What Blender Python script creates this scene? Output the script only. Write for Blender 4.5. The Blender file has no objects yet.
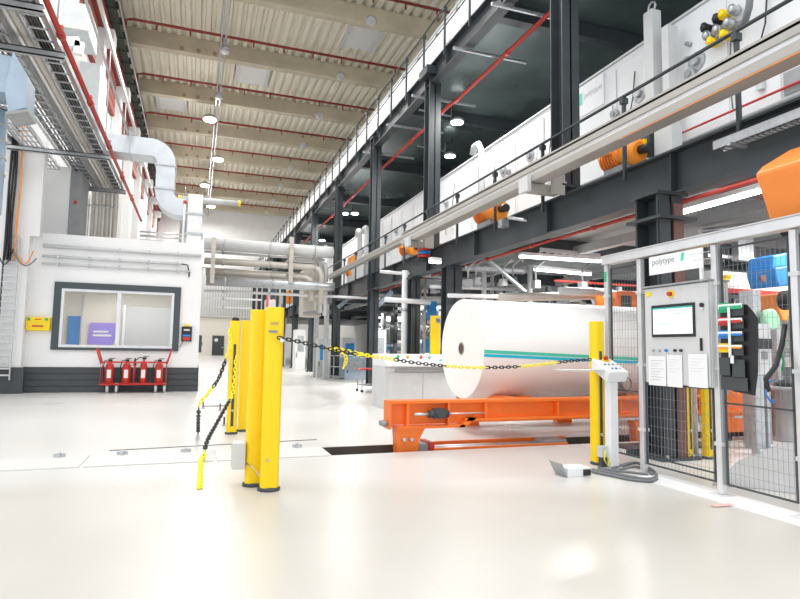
import bpy, math, random
from mathutils import Vector, Matrix
random.seed(7)
S = bpy.context.scene
COL = S.collection
PI = math.pi
# ------------------------------------------------------------------ camera
F, HC = 580.0, 1.3
yc = Vector((195-400, 300-346, -F)).normalized()
pp = Vector((1195-400, 300-362, -F))
zc = pp.cross(yc).normalized()
xc = yc.cross(zc)
M = Matrix((xc, yc, zc))                      # camera axes -> world axes
cam = bpy.data.objects.new('camera', bpy.data.cameras.new('camera'))
COL.objects.link(cam); S.camera = cam
cam.matrix_world = Matrix.Translation((0, 0, HC)) @ M.to_4x4()
cam.data.sensor_width = 36; cam.data.lens = F/800*36; cam.data.clip_end = 400; cam.data.clip_start = .05
def _hit(px, py, ax, v):
    d = M @ Vector((px-400, 300-py, -F)); o = Vector((0, 0, HC))
    return o + d*((v-o[ax])/d[ax])
def PX(px, py, X): return _hit(px, py, 0, X)   # point seen there on the wall x = X
def PY(px, py, Y): return _hit(px, py, 1, Y)
def PZ(px, py, Z=0.): return _hit(px, py, 2, Z)
# ------------------------------------------------------------------ materials
def mat(name, c, rough=.5, metal=0., var=0., scale=4., bump=0., emit=None, es=1., alpha=None, spec=.5, c2=None):
    m = bpy.data.materials.new(name); m.use_nodes = True
    nt = m.node_tree; b = nt.nodes['Principled BSDF']
    b.inputs['Base Color'].default_value = (*c, 1); b.inputs['Roughness'].default_value = rough
    b.inputs['Metallic'].default_value = metal; b.inputs['Specular IOR Level'].default_value = spec
    if var or c2 or bump:
        tc = nt.nodes.new('ShaderNodeTexCoord'); n = nt.nodes.new('ShaderNodeTexNoise')
        n.inputs['Scale'].default_value = scale; n.inputs['Detail'].default_value = 4
        nt.links.new(tc.outputs['Object'], n.inputs['Vector'])
        r = nt.nodes.new('ShaderNodeValToRGB')
        a = c2 if c2 else tuple(max(0, x*(1-var)) for x in c)
        r.color_ramp.elements[0].position = .35; r.color_ramp.elements[1].position = .65
        r.color_ramp.elements[0].color = (*a, 1); r.color_ramp.elements[1].color = (*c, 1)
        nt.links.new(n.outputs['Fac'], r.inputs['Fac']); nt.links.new(r.outputs['Color'], b.inputs['Base Color'])
        if bump:
            bu = nt.nodes.new('ShaderNodeBump'); bu.inputs['Strength'].default_value = bump; bu.inputs['Distance'].default_value = .01
            nt.links.new(n.outputs['Fac'], bu.inputs['Height']); nt.links.new(bu.outputs['Normal'], b.inputs['Normal'])
    if emit:
        b.inputs['Emission Color'].default_value = (*emit, 1); b.inputs['Emission Strength'].default_value = es
    return m
def glass_mat(name):
    m = bpy.data.materials.new(name); m.use_nodes = True; nt = m.node_tree; nt.nodes.clear()
    o = nt.nodes.new('ShaderNodeOutputMaterial'); t = nt.nodes.new('ShaderNodeBsdfTransparent'); g = nt.nodes.new('ShaderNodeBsdfGlossy')
    g.inputs['Roughness'].default_value = .02; f = nt.nodes.new('ShaderNodeFresnel'); f.inputs['IOR'].default_value = 1.5
    x = nt.nodes.new('ShaderNodeMixShader'); nt.links.new(f.outputs[0], x.inputs[0]); nt.links.new(t.outputs[0], x.inputs[1])
    nt.links.new(g.outputs[0], x.inputs[2]); nt.links.new(x.outputs[0], o.inputs[0]); return m
K = dict(
 white=mat('white_paint', (.84,.85,.86), .45, var=.04, scale=1.5),
 wallw=mat('white_wall', (.86,.86,.86), .7, var=.04, scale=1.),
 enclosure=mat('enclosure_white', (.82,.83,.85), .35, var=.05, scale=.8),
 lgrey=mat('light_grey_paint', (.62,.63,.63), .45, var=.06),
 mgrey=mat('mid_grey_paint', (.34,.35,.36), .5, var=.1),
 galv=mat('galvanised_steel', (.55,.57,.59), .35, .7, var=.2, scale=12),
 duct=mat('duct_sheet', (.66,.70,.74), .4, .35, var=.12, scale=3),
 bluegrey=mat('blue_grey_sheet', (.42,.52,.62), .4, .3, var=.15, scale=3),
 alu=mat('aluminium', (.72,.72,.73), .3, .6, var=.08, scale=8),
 dark=mat('anthracite_steel', (.045,.055,.062), .42, .1, var=.25, scale=2),
 plinth=mat('dark_plinth', (.06,.068,.075), .6, var=.15, scale=3),
 frame=mat('dark_window_frame', (.055,.07,.08), .5),
 deck=mat('dark_deck_sheet', (.16,.21,.21), .22, .5, var=.5, scale=.6),
 under=mat('deck_soffit', (.40,.43,.44), .45, .1, var=.2, scale=1.),
 black=mat('black_plastic', (.012,.012,.014), .45),
 rubber=mat('black_rubber', (.02,.02,.02), .8),
 cable=mat('grey_cable', (.16,.17,.18), .5),
 orange=mat('orange_paint', (.95,.20,.02), .4, var=.1, scale=3),
 orange2=mat('bright_orange_paint', (.98,.29,.05), .35, var=.06, scale=3),
 motor=mat('motor_orange', (.95,.30,.02), .35),
 yellow=mat('yellow_paint', (.95,.66,.0), .35, var=.04, scale=3),
 chainy=mat('yellow_plastic', (.95,.82,.02), .4),
 red=mat('red_paint', (.52,.03,.02), .4),
 fired=mat('fire_pipe_red', (.45,.045,.03), .5),
 redpipe=mat('red_pipe_paint', (.30,.04,.03), .5),
 redbrown=mat('red_brown_panel', (.36,.07,.045), .55, var=.2, scale=.8),
 beige=mat('beige_tray', (.42,.40,.37), .4, .15, var=.08, scale=2),
 pipebeige=mat('insulated_pipe', (.60,.56,.50), .4, .25, var=.12, scale=2),
 concrete=mat('beam_concrete', (.62,.55,.42), .85, var=.22, scale=.5),
 ceil=mat('roof_sheet', (.82,.77,.65), .7, var=.07, scale=.4),
 paper=mat('paper_roll', (.90,.895,.88), .6),
 paperend=mat('paper_roll_end', (.93,.90,.86), .75, var=.03, scale=2),
 core=mat('cardboard', (.36,.25,.16), .8),
 teal=mat('teal_band', (.07,.62,.45), .5), cyan=mat('cyan_band', (.0,.55,.78), .5),
 blue=mat('blue_paint', (.02,.22,.62), .4), purple=mat('purple', (.30,.22,.72), .6), green=mat('green', (.02,.42,.18), .5),
 ledge=mat('cream_wall', (.80,.76,.68), .7),
 pit=mat('pit_steel', (.10,.085,.07), .7, var=.3, scale=3),
 darkgreen=mat('green_cable_tray', (.05,.08,.06), .6, var=.5, scale=6),
 copper=mat('brown_steel', (.18,.085,.07), .5, var=.2, scale=1),
 print_=mat('printed_grey', (.25,.26,.28), .7), ink=mat('ink', (.12,.14,.16), .6),
 darkwhite=mat('cloudy_white', (.75,.76,.76), .5),
 screen=mat('lit_screen', (.5,.55,.55), .3, emit=(.82,.93,.93), es=1.1),
 screenbar=mat('lit_screen_bar', (.02,.3,.25), .3, emit=(.02,.40,.33), es=.8),
 tube=mat('fluorescent_tube', (1,1,1), .4, emit=(.9,.96,1), es=14),
 bay=mat('lamp_glow', (1,1,1), .4, emit=(.95,.98,1), es=40),
 winlight=mat('skylight_panel', (.7,.7,.68), .5, emit=(.9,.9,.88), es=.02),
 meshwire=mat('fence_wire', (.25,.26,.28), .5),
 glass=glass_mat('window_glass'), blueglass=mat('blue_window', (.03,.25,.60), .2),
)
# floor: polished, slightly mottled; a whiter coating beyond the painted line
def floor_mat():
    m = mat('polished_floor', (.80,.78,.74), .16, spec=.5); nt = m.node_tree; b = nt.nodes['Principled BSDF']; L = nt.links
    tc = nt.nodes.new('ShaderNodeTexCoord'); n = nt.nodes.new('ShaderNodeTexNoise'); n.inputs['Scale'].default_value = .35; n.inputs['Detail'].default_value = 6
    L.new(tc.outputs['Object'], n.inputs['Vector'])
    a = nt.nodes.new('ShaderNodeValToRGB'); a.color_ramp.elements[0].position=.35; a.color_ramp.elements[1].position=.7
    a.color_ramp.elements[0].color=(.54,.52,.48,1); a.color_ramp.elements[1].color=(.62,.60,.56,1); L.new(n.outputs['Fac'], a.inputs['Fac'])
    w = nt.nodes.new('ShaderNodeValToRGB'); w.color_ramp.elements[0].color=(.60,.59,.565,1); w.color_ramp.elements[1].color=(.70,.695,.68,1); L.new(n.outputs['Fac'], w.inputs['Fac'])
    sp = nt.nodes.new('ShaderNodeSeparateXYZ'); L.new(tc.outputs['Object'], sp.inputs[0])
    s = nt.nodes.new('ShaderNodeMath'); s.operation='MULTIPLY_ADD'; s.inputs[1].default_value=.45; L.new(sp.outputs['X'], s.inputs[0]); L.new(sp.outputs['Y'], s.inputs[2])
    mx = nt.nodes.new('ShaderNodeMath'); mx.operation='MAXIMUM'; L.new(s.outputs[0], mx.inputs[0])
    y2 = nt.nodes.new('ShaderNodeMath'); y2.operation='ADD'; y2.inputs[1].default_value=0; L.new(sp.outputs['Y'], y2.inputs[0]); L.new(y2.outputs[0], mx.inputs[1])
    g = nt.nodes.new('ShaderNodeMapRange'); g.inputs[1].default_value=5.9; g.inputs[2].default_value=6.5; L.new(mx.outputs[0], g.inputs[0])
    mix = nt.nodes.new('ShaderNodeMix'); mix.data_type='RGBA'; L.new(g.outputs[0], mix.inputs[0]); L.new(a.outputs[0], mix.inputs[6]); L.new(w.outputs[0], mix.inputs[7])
    # hairline cracks
    v = nt.nodes.new('ShaderNodeTexVoronoi'); v.feature='DISTANCE_TO_EDGE'; v.inputs['Scale'].default_value=.22
    n2 = nt.nodes.new('ShaderNodeTexNoise'); n2.inputs['Scale'].default_value=.5; L.new(tc.outputs['Object'], n2.inputs['Vector'])
    va = nt.nodes.new('ShaderNodeMix'); va.data_type='VECTOR'; va.inputs[0].default_value=.25
    L.new(tc.outputs['Object'], va.inputs[4]); L.new(n2.outputs['Color'], va.inputs[5]); L.new(va.outputs[1], v.inputs['Vector'])
    cr = nt.nodes.new('ShaderNodeMapRange'); cr.inputs[1].default_value=0; cr.inputs[2].default_value=.003; cr.inputs[3].default_value=.975; cr.inputs[4].default_value=1; L.new(v.outputs['Distance'], cr.inputs[0])
    mu = nt.nodes.new('ShaderNodeMix'); mu.data_type='RGBA'; mu.blend_type='MULTIPLY'; mu.inputs[0].default_value=1
    L.new(mix.outputs[2], mu.inputs[6]); L.new(cr.outputs[0], mu.inputs[7]); L.new(mu.outputs[2], b.inputs['Base Color'])
    r = nt.nodes.new('ShaderNodeMapRange'); r.inputs[3].default_value=.22; r.inputs[4].default_value=.40; L.new(n2.outputs['Fac'], r.inputs[0]); L.new(r.outputs[0], b.inputs['Roughness'])
    return m
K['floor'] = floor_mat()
SPLIT = {'frame','rung','sprinkler_head','stiffener','clamp','bracket','ring_seam','coupling','anchor_recess','anchor_bolt','flange','clip','cooling_fin','bolt','green_sign','lifting_lug','side_rail','roller_shaft','bearing_block','printed_line','red_lettering','gauge','buffer','arm','cable','manifold_pipe','trace_line','pale_line','joint','beam','joint','saddle','upright','hanger','cables','hose','cross_rail'}
# ------------------------------------------------------------------ mesh builder
class MB:
    def __init__(s): s.v = []; s.f = []; s.sm = []
    def add(s, vs, fs, smooth=False):
        o = len(s.v); s.v += [Vector(p) for p in vs]
        for f in fs: s.f.append([i+o for i in f]); s.sm.append(smooth)
        return s
    def box(s, x0, x1, y0, y1, z0, z1):
        x0,x1 = sorted((x0,x1)); y0,y1 = sorted((y0,y1)); z0,z1 = sorted((z0,z1))
        return s.add([(x0,y0,z0),(x1,y0,z0),(x1,y1,z0),(x0,y1,z0),(x0,y0,z1),(x1,y0,z1),(x1,y1,z1),(x0,y1,z1)],
            [(0,3,2,1),(4,5,6,7),(0,1,5,4),(1,2,6,5),(2,3,7,6),(3,0,4,7)])
    def cbox(s, c, sx, sy, sz): return s.box(c[0]-sx/2,c[0]+sx/2,c[1]-sy/2,c[1]+sy/2,c[2]-sz/2,c[2]+sz/2)
    def bar(s, p0, p1, w, h):                 # rectangular bar between two points
        p0, p1 = Vector(p0), Vector(p1); d = (p1-p0).normalized()
        u = d.cross(Vector((0,0,1)));  u = Vector((1,0,0)) if u.length < 1e-3 else u.normalized()
        t = u.cross(d); vs = [p+u*a*w/2+t*b*h/2 for p in (p0,p1) for a,b in ((-1,-1),(1,-1),(1,1),(-1,1))]
        return s.add(vs, [(3,2,1,0),(4,5,6,7),(0,1,5,4),(1,2,6,5),(2,3,7,6),(3,0,4,7)])
    def cyl(s, p0, p1, r, n=12, r1=None):
        p0, p1 = Vector(p0), Vector(p1); d = (p1-p0).normalized(); r1 = r if r1 is None else r1
        u = d.cross(Vector((0,0,1)));  u = Vector((1,0,0)) if u.length < 1e-3 else u.normalized()
        t = d.cross(u); A = [2*PI*i/n for i in range(n)]
        vs = [p0+(u*math.cos(a)+t*math.sin(a))*r for a in A]+[p1+(u*math.cos(a)+t*math.sin(a))*r1 for a in A]
        s.add(vs, [(i,(i+1)%n,n+(i+1)%n,n+i) for i in range(n)], True)
        o = len(s.v)-2*n
        s.f.append([o+i for i in range(n)][::-1]); s.sm.append(False); s.f.append([o+n+i for i in range(n)]); s.sm.append(False)
        return s
    def tube(s, path, r, n=8, closed=False):
        P = [Vector(p) for p in path]; N = len(P); rings = []; u = None
        for i, p in enumerate(P):
            if closed: d = P[(i+1)%N]-P[i-1]
            else: d = P[min(i+1,N-1)]-P[max(i-1,0)]
            d = d.normalized() if d.length > 1e-6 else Vector((0,0,1))
            if u is None: u = d.cross(Vector((0,0,1))); u = d.cross(Vector((1,0,0))) if u.length < 1e-2 else u
            u = u-d*u.dot(d); u = u.normalized() if u.length > 1e-6 else d.orthogonal().normalized()
            t = d.cross(u); rings.append([p+(u*math.cos(2*PI*k/n)+t*math.sin(2*PI*k/n))*r for k in range(n)])
        vs = [q for R in rings for q in R]; L = N if closed else N-1
        fs = [(i*n+k, i*n+(k+1)%n, ((i+1)%N)*n+(k+1)%n, ((i+1)%N)*n+k) for i in range(L) for k in range(n)]
        s.add(vs, fs, True)
        if not closed:
            o = len(s.v)-N*n; s.f.append([o+k for k in range(n)][::-1]); s.sm.append(False); s.f.append([o+(N-1)*n+k for k in range(n)]); s.sm.append(False)
        return s
    def prism(s, poly, vec):
        P = [Vector(p) for p in poly]; n = len(P); v = Vector(vec)
        return s.add(P+[p+v for p in P], [tuple(range(n))[::-1], tuple(range(n,2*n))]+[(i,(i+1)%n,n+(i+1)%n,n+i) for i in range(n)])
    def lathe(s, c, prof, n=20, ax=(0,0,1)):  # prof: (radius, height) along axis
        c = Vector(c); d = Vector(ax).normalized(); u = d.orthogonal().normalized(); t = d.cross(u); vs = []
        for r, h in prof:
            for k in range(n): a = 2*PI*k/n; vs.append(c+d*h+(u*math.cos(a)+t*math.sin(a))*r)
        m = len(prof); s.add(vs, [(j*n+k, j*n+(k+1)%n, (j+1)*n+(k+1)%n, (j+1)*n+k) for j in range(m-1) for k in range(n)], True)
        o = len(s.v)-m*n; s.f.append([o+k for k in range(n)][::-1]); s.sm.append(False); s.f.append([o+(m-1)*n+k for k in range(n)]); s.sm.append(False)
        return s
    def text(s, txt, org, right, up, size, depth=.002, spacing=1.):
        cu = bpy.data.curves.new('t', 'FONT'); cu.body = txt; cu.size = size; cu.extrude = depth/2; cu.space_character = spacing; cu.resolution_u = 3
        ob = bpy.data.objects.new('t', cu); me = bpy.data.meshes.new_from_object(ob)
        R = Vector(right).normalized(); U = Vector(up).normalized(); N = R.cross(U); O = Vector(org)
        s.add([O+R*v.co.x+U*v.co.y+N*v.co.z for v in me.vertices], [tuple(p.vertices) for p in me.polygons])
        bpy.data.objects.remove(ob); bpy.data.curves.remove(cu); bpy.data.meshes.remove(me); return s
    def pieces(s):
        par = list(range(len(s.v)))
        def find(a):
            while par[a] != a: par[a] = par[par[a]]; a = par[a]
            return a
        for f in s.f:
            for b in f[1:]: par[find(b)] = find(f[0])
        G = {}
        for f, q in zip(s.f, s.sm): G.setdefault(find(f[0]), []).append((f, q))
        out = []
        for g in G.values():
            m = MB(); ix = {}
            for f, q in g:
                for i in f:
                    if i not in ix: ix[i] = len(m.v); m.v.append(s.v[i])
                m.f.append([ix[i] for i in f]); m.sm.append(q)
            out.append(m)
        return out
    def build(s, name, material, parent=None, label=None, cat=None, group=None, kind=None, bevel=0, origin=None):
        if parent is not None and kind is None and name in SPLIT:
            q = s.pieces()
            if 1 < len(q) <= 100: return [m._build(name, material, parent, bevel=bevel) for m in q][0]
        return s._build(name, material, parent, label, cat, group, kind, bevel, origin)
    def _build(s, name, material, parent=None, label=None, cat=None, group=None, kind=None, bevel=0, origin=None):
        me = bpy.data.meshes.new(name)
        off = Vector((0,0,0)); q = parent
        while q: off += q.location; q = q.parent
        loc = Vector((0,0,0))
        if parent is None and kind != 'structure' or origin:
            if origin: loc = Vector(origin)
            else:
                lo = [min(v[i] for v in s.v) for i in range(3)]; hi = [max(v[i] for v in s.v) for i in range(3)]
                loc = Vector(((lo[0]+hi[0])/2, (lo[1]+hi[1])/2, lo[2]))
            loc = loc-off
        me.from_pydata([tuple(v-off-loc) for v in s.v], [], s.f)
        me.polygons.foreach_set('use_smooth', s.sm)
        me.materials.append(K[material] if isinstance(material, str) else material); me.update()
        o = bpy.data.objects.new(name, me); COL.objects.link(o); o.location = loc; o.parent = parent
        if bevel:
            b = o.modifiers.new('bevel', 'BEVEL'); b.width = bevel; b.segments = 2; b.limit_method = 'ANGLE'
        if label: o['label'] = label
        if cat: o['category'] = cat
        if group: o['group'] = group
        if kind: o['kind'] = kind
        return o
def thing(name, loc, label, cat, group=None):
    o = bpy.data.objects.new(name, None); COL.objects.link(o); o.location = loc; o.empty_display_size = .1
    o['label'] = label; o['category'] = cat
    if group: o['group'] = group
    return o
def struct(name, mb, m, parent=None, label=None):
    o = mb.build(name, m, parent, kind='structure' if parent is None else None)
    if label: o['label'] = label
    return o
def B(*a): return MB().box(*a)
ORD = ['nearest', 'second', 'third', 'fourth', 'fifth', 'sixth', 'seventh', 'eighth', 'ninth', 'tenth', 'eleventh', 'twelfth', 'thirteenth', 'fourteenth', 'fifteenth', 'sixteenth', 'seventeenth', 'eighteenth', 'nineteenth', 'twentieth']
# ================================================================== SETTING
PY0, PY1, PXL = 7.02, 7.62, 1.62             # transfer pit
f = MB()
f.box(-16, 30, -4, PY0, -.3, 0); f.box(-16, 30, PY1, 86, -.3, 0); f.box(-16, PXL, PY0, PY1, -.3, 0)
struct('floor', f, 'floor')
p = MB(); p.box(PXL, 30, PY0, PY1, -.34, -.301)
p.box(PXL, 30, PY0-.015, PY0+.002, -.3, -.004); p.box(PXL, 30, PY1-.002, PY1+.015, -.3, -.004)
struct('floor_pit', p, 'pit')
struct('wall_back', B(-16, 30, 84, 84.3, 6.5, 22).box(-16, 30, 84, 84.3, 0, 6.5), 'wallw')
struct('wall_left', B(-6.0, -5.7, 17, 84, 0, 22), 'wallw')
# clerestory band of red brown panels between white pilasters
for k in range(9):
    y = 26+k*7.4
    t = thing('red_wall_panel', (-5.65, y+3, 14.6), f'red-brown louvred wall panel high on the left wall, {ORD[k]} along from the camera', 'wall panel')
    m = MB(); m.box(-5.7, -5.2, y+.02, y+7.38, 18.0, 19.9); m.build('beam', 'redbrown', t)
    m = MB()
    for i in range(4): m.box(-5.7, -5.45, y+1, y+6.4, 15.7+i*.57, 15.7+i*.57+.45)
    m.build('panel', 'redbrown', t)
    t = thing('wall_pilaster', (-5.4, y, 0), f'white wall pilaster with bracket head rising to the roof, {ORD[k]} from the camera', 'pilaster')
    B(-5.7, -5.2, y-.45, y+.45, 0, 17.3).build('shaft', 'wallw', t); B(-5.7, -4.75, y-.5, y+.5, 17.3, 17.95).build('bracket', 'white', t)
# corrugated roof
ZR = 21.
m = MB(); x = -6.; prof = []
while x < 24: prof += [(x, 0), (x+.26, 0), (x+.32, .2), (x+.52, .2)]; x += .58
vs = [(a, yy, ZR+b) for yy in (-4, 84.2) for a, b in prof]; n = len(prof)
m.add(vs, [(i, i+1, n+i+1, n+i) for i in range(n-1)])
m.add([(a, yy, ZR+.4) for yy in (-4,84.2) for a in (-6,24)], [(0,1,3,2)])
struct('ceiling', m, 'ceil')
SP = 7.35; Y0 = PZ(215, 40, ZR).y
LAB0 = 0
for k in range(-3, 8):
    y = Y0+.5+k*SP
    if y > 84 or y < 12: continue
    lab = LAB0; LAB0 += 1
    t = thing('roof_beam', (6, y, 19.85), f'tan concrete roof beam spanning the hall, {ORD[lab]} of the row from the camera', 'beam')
    m = MB(); m.box(-5.7, 24, y-.28, y+.28, 19.95, 20.3); m.box(-5.7, 24, y-.2, y+.2, 20.3, ZR); m.build('beam_body', 'concrete', t)
    d = MB(); px = 342-(342-263)*0
    d.lathe((8.75, y-.28, 20.1), [(.33,0),(.33,.06),(.2,.12)], 16, (0,-1,0)); d.build('round_fitting', 'lgrey', t)
    d = MB()
    for i in range(3): d.cyl((-1.6+i*1.0, y-.27, 20.15), (-1.6+i*1.0, y-.3, 20.15), .14, 10)
    d.build('anchor_recess', 'core', t)
    t = thing('sprinkler_pipe', (3, y-1.9, 20.4), f'thin red sprinkler pipe under the roof in front of the {ORD[lab]} roof beam', 'pipe')
    MB().tube([(-4.7, y-1.9, 19.4), (-4.7, y-1.9, 20.5), (-4.3, y-1.9, 20.6), (13, y-1.9, 20.6)], .085, 6).build('pipe_run', 'redpipe', t)
    h = MB()
    for i in range(9): h.cyl((-3+i*1.9, y-1.9, 20.6), (-3+i*1.9, y-1.9, 20.2), .05, 6)
    h.build('sprinkler_head', 'redpipe', t)
# rooflight hatches
for i, (px, py, w, d) in enumerate([(361, 38, 1.7, 2.6), (252, 75, 1.8, 2.8), (172, 103, 1.8, 2.8), (298, 12, 2., 2.)][:3]):
    c = PZ(px, py, ZR-.02); t = thing('roof_hatch', c, ['white roof hatch panel nearest the mezzanine', 'white roof hatch panel in the middle of the ceiling', 'white roof hatch panel close to the left wall'][i], 'roof hatch')
    m = B(c.x-w/2, c.x+w/2, c.y-d/2, c.y+d/2, ZR-.12, ZR-.06).build('panel', 'winlight', t)
    B(c.x-w/2-.25, c.x-w/2, c.y-d/2-.1, c.y+d/2+.1, ZR-.2, ZR+.02).box(c.x+w/2, c.x+w/2+.25, c.y-d/2-.1, c.y+d/2+.1, ZR-.2, ZR+.02).build('frame', 'lgrey', t)
# lighting track with high bay lamps
xt = PZ(222, 60, 19.3).x
m = MB()
t = thing('lamp_trunking', (xt, 12, 19.3), 'slim grey conduit carrying the hall lamps under the roof beams', 'conduit')
MB().cyl((xt-.13, 12, 19.4), (xt-.13, 84, 19.4), .05, 6).build('conduit', 'galv', t)
MB().cyl((xt+.13, 12, 19.4), (xt+.13, 84, 19.4), .05, 6).build('conduit', 'galv', t)
lamps = [(225, 52, 0, 'unlit high bay lamp nearest the camera on the ceiling conduit'), (219, 98, 0, 'unlit high bay lamp, second along the ceiling conduit'),
         (210, 120, 1, 'brightly lit high bay lamp, closest of the glowing ones'), (218, 160, 2, 'brightest high bay lamp with a wide glow below the roof'),
         (205, 186, 1, 'lit high bay lamp third in the glowing row'), (211, 207, 1, 'small lit high bay lamp farthest along the hall')]
for px, py, on, lab in lamps:
    c = PZ(px, py, 18.7); t = thing('high_bay_lamp', c, lab, 'ceiling lamp')
    MB().cyl(c+Vector((0,0,.9)), c+Vector((0,0,.3)), .04, 6).build('hanger', 'galv', t)
    sc = 1 if on else .6
    MB().lathe(c, [(.40*sc,.0),(.56*sc,.05),(.46*sc,.25),(.16*sc,.4)], 16).build('housing', 'galv', t)
    MB().lathe(c-Vector((0,0,.03)), [(.02*sc,-.1*sc),(.44*sc,-.06*sc),(.5*sc,.02)], 16).build('lens', 'bay' if on else 'lgrey', t)
    if on:
        for_l = bpy.data.lights.new('lamp', 'POINT'); for_l.energy = 500; for_l.shadow_soft_size = .4
        lo = bpy.data.objects.new('high_bay_light', for_l); COL.objects.link(lo); lo.location = c-Vector((0,0,.5))
# corner cable tray along the roof edge
t = thing('cable_tray', (-4.9, 12, 19.2), 'dark green cable tray running along the roof edge above the left wall', 'cable tray')
B(-5.15, -4.7, 20, 83, 19.1, 19.16).box(-5.15, -5.1, 20, 83, 19.16, 19.4).build('tray', 'darkgreen', t)
m = MB()
for i in range(40): m.box(-5.18, -4.6, 20+i*1.6, 20.08+i*1.6, 19.05, 19.45)
m.build('bracket', 'darkgreen', t)
MB().cyl((-4.55,20,19.2),(-4.55,83,19.2),.06,6).build('conduit','galv',t)
# far end: low annex, doors
struct('wall_end', B(-5.7, 6, 82.6, 84, 0, 5.2), 'ledge')
struct('trim_1', B(-5.7, 8, 82.3, 82.6, 5.2, 5.5).box(-5.7, 8, 81.8, 82.6, 11.8, 12.1), 'lgrey')
a, b = PY(212.5, 336, 82.5), PY(223.5, 354.6, 82.5)
d1 = struct('door_1', B(a.x, b.x, 82.45, 82.6, 0, a.z), 'plinth')
MB().cyl((a.x+.5, 82.44, a.z-.6), (a.x+.5, 82.40, a.z-.6), .25, 12).build('round_sign', 'white', d1)
MB().box(b.x-.25, b.x-.1, 82.38, 82.45, 1.0, 1.15).build('door_handle', 'alu', d1)
for i, (p0, p1, mm) in enumerate([((205, 240), (240, 320), 'lgrey'), ((243, 292), (262, 345), 'mgrey')]):
    pass
mm = MB()
for i in range(26): mm.box(-1+i*.36, -.8+i*.36, 82.25, 82.35, 5.5, 11.8)
mm.build('corrugated_cladding', 'lgrey', None, 'grey ribbed cladding on the far end wall above the dark door', 'cladding')
# ================================================================== OFFICE BOOTH
YB = 17.7; xr = .1; zt = 4.1
wl, wr = PY(53, 316, YB).x, PY(180, 316, YB).x
wb, wt = 1.13, 2.95
m = MB()
m.box(-5.7, wl, YB, YB+.2, 0, zt).box(wr, xr, YB, YB+.2, 0, zt).box(wl, wr, YB, YB+.2, 0, wb).box(wl, wr, YB, YB+.2, wt, zt)
m.box(xr-.2, xr, YB+.2, 26, 0, zt).box(-5.7, xr, YB, 26, zt, zt+.15).box(-5.7, xr-.2, 25.8, 26, 0, zt)
struct('wall_office', m, 'wallw')
struct('wall_office_interior', B(-5.7, xr-.2, 21.6, 21.7, 0, zt).box(-5.7, xr-.2, YB+.21, 21.6, 3.2, 3.3), 'ledge')
mm = MB()
for i in range(4): mm.box(-5.7, xr+.02, YB-.05, YB, .01+i*.165, .155+i*.165)
mm.box(-5.7, xr+.02, YB-.03, YB-.001, 0, .67); mm.box(xr, xr+.03, YB, 26, 0, .67)
struct('baseboard_front', mm, 'plinth')
B(-4.05, -3.98, YB-.06, YB-.03, 0, .67)
# pilaster of the hall at the left
struct('wall_pier', B(-5.3, PY(42,200,17.4).x, 17.4, 17.7, 4.1, 9.5).box(-5.3, PY(23,330,17.4).x, 17.4, 17.7, 0, 4.1), 'wallw')
struct('baseboard_pier', B(-5.3, PY(23,380,17.35).x, 17.35, 17.4, 0, .67), 'plinth')
# window
w1 = bpy.data.objects.new('window_1', None); COL.objects.link(w1); w1.location = (wl, YB, wb); w1['kind'] = 'structure'
o = .17
MB().box(wl, wr, YB-.06, YB+.1, wt-o, wt).box(wl, wr, YB-.06, YB+.1, wb, wb+.07).box(wl, wl+o, YB-.06, YB+.1, wb+.07, wt-o).box(wr-o, wr, YB-.06, YB+.1, wb+.07, wt-o).build('surround', 'frame', w1)
xm = PY(118.5, 318, YB).x; i0, i1, j0, j1 = wl+o, wr-o, wb+.07, wt-o
MB().box(i0, i1, YB-.03, YB+.08, j1-.07, j1).box(i0, i1, YB-.03, YB+.08, j0, j0+.07).box(i0, i0+.07, YB-.03, YB+.08, j0+.07, j1-.07).box(i1-.07, i1, YB-.03, YB+.08, j0+.07, j1-.07).box(xm-.05, xm+.05, YB-.04, YB+.09, j0+.07, j1-.07).build('window_frame', 'alu', w1)
B(i0+.07, xm-.05, YB+.02, YB+.03, j0+.07, j1-.07).build('pane', 'glass', w1)
B(xm+.05, i1-.07, YB+.02, YB+.03, j0+.07, j1-.07).build('pane', 'glass', w1)
# interior
t = thing('partition', (-1.5, 21, 0), 'grey half-height partition standing inside the office behind the right pane', 'partition')
B(-2.25, .0-.15, 21.1, 21.2, 0, 2.55).build('panel', mat('partition_grey', (.40,.41,.41), .6), t); B(-2.28, -2.2, 21.05, 21.25, 0, 2.6).build('post', 'alu', t)
B(-3.95, -3.6, 21.5, 21.59, 1.1, 2.2).build('poster', 'blue', None, 'bright blue poster inside the office, left in the window', 'poster')
m = MB(); a = Vector((-3.1, 21.5, 1.35)); m.prism([(-3.35,21.55,1.3),(-2.6,21.55,1.25),(-2.5,21.55,1.65),(-2.5,21.55,2.0),(-3.3,21.55,2.0)], (0,-.04,0))
t = thing('banner', (-3, 21.5, 1.2), 'purple banner with pale lettering seen through the office window', 'banner')
m.build('panel', 'purple', t); MB().text('Studio'[0:0]+'info', (-3.15, 21.49, 1.55), (1,0,0), (0,0,1), .28).build('lettering', 'darkwhite', t) if False else None
B(-3.2, -2.75, 21.495, 21.505, 1.68, 1.74).box(-3.2, -2.65, 21.495, 21.505, 1.55, 1.62).build('pale_line', 'darkwhite', t)
MB().cyl((-3.52, 21.4, .0), (-3.52, 21.4, 2.9), .03, 8).build('pipe', 'lgrey', None, 'thin grey pipe standing between the posters inside the office', 'pipe')
t = thing('desk', (-3, 19.2, 0), 'dark office desk below the window sill inside the booth', 'desk')
B(-4.4, -2.2, 18.9, 19.8, 1.12, 1.16).build('desktop', 'mgrey', t)
for q in ((-4.35,18.95),(-2.25,18.95),(-4.35,19.75),(-2.25,19.75)): B(q[0]-.03, q[0]+.03, q[1]-.03, q[1]+.03, 0, 1.12).build('leg', 'mgrey', t)
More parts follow.
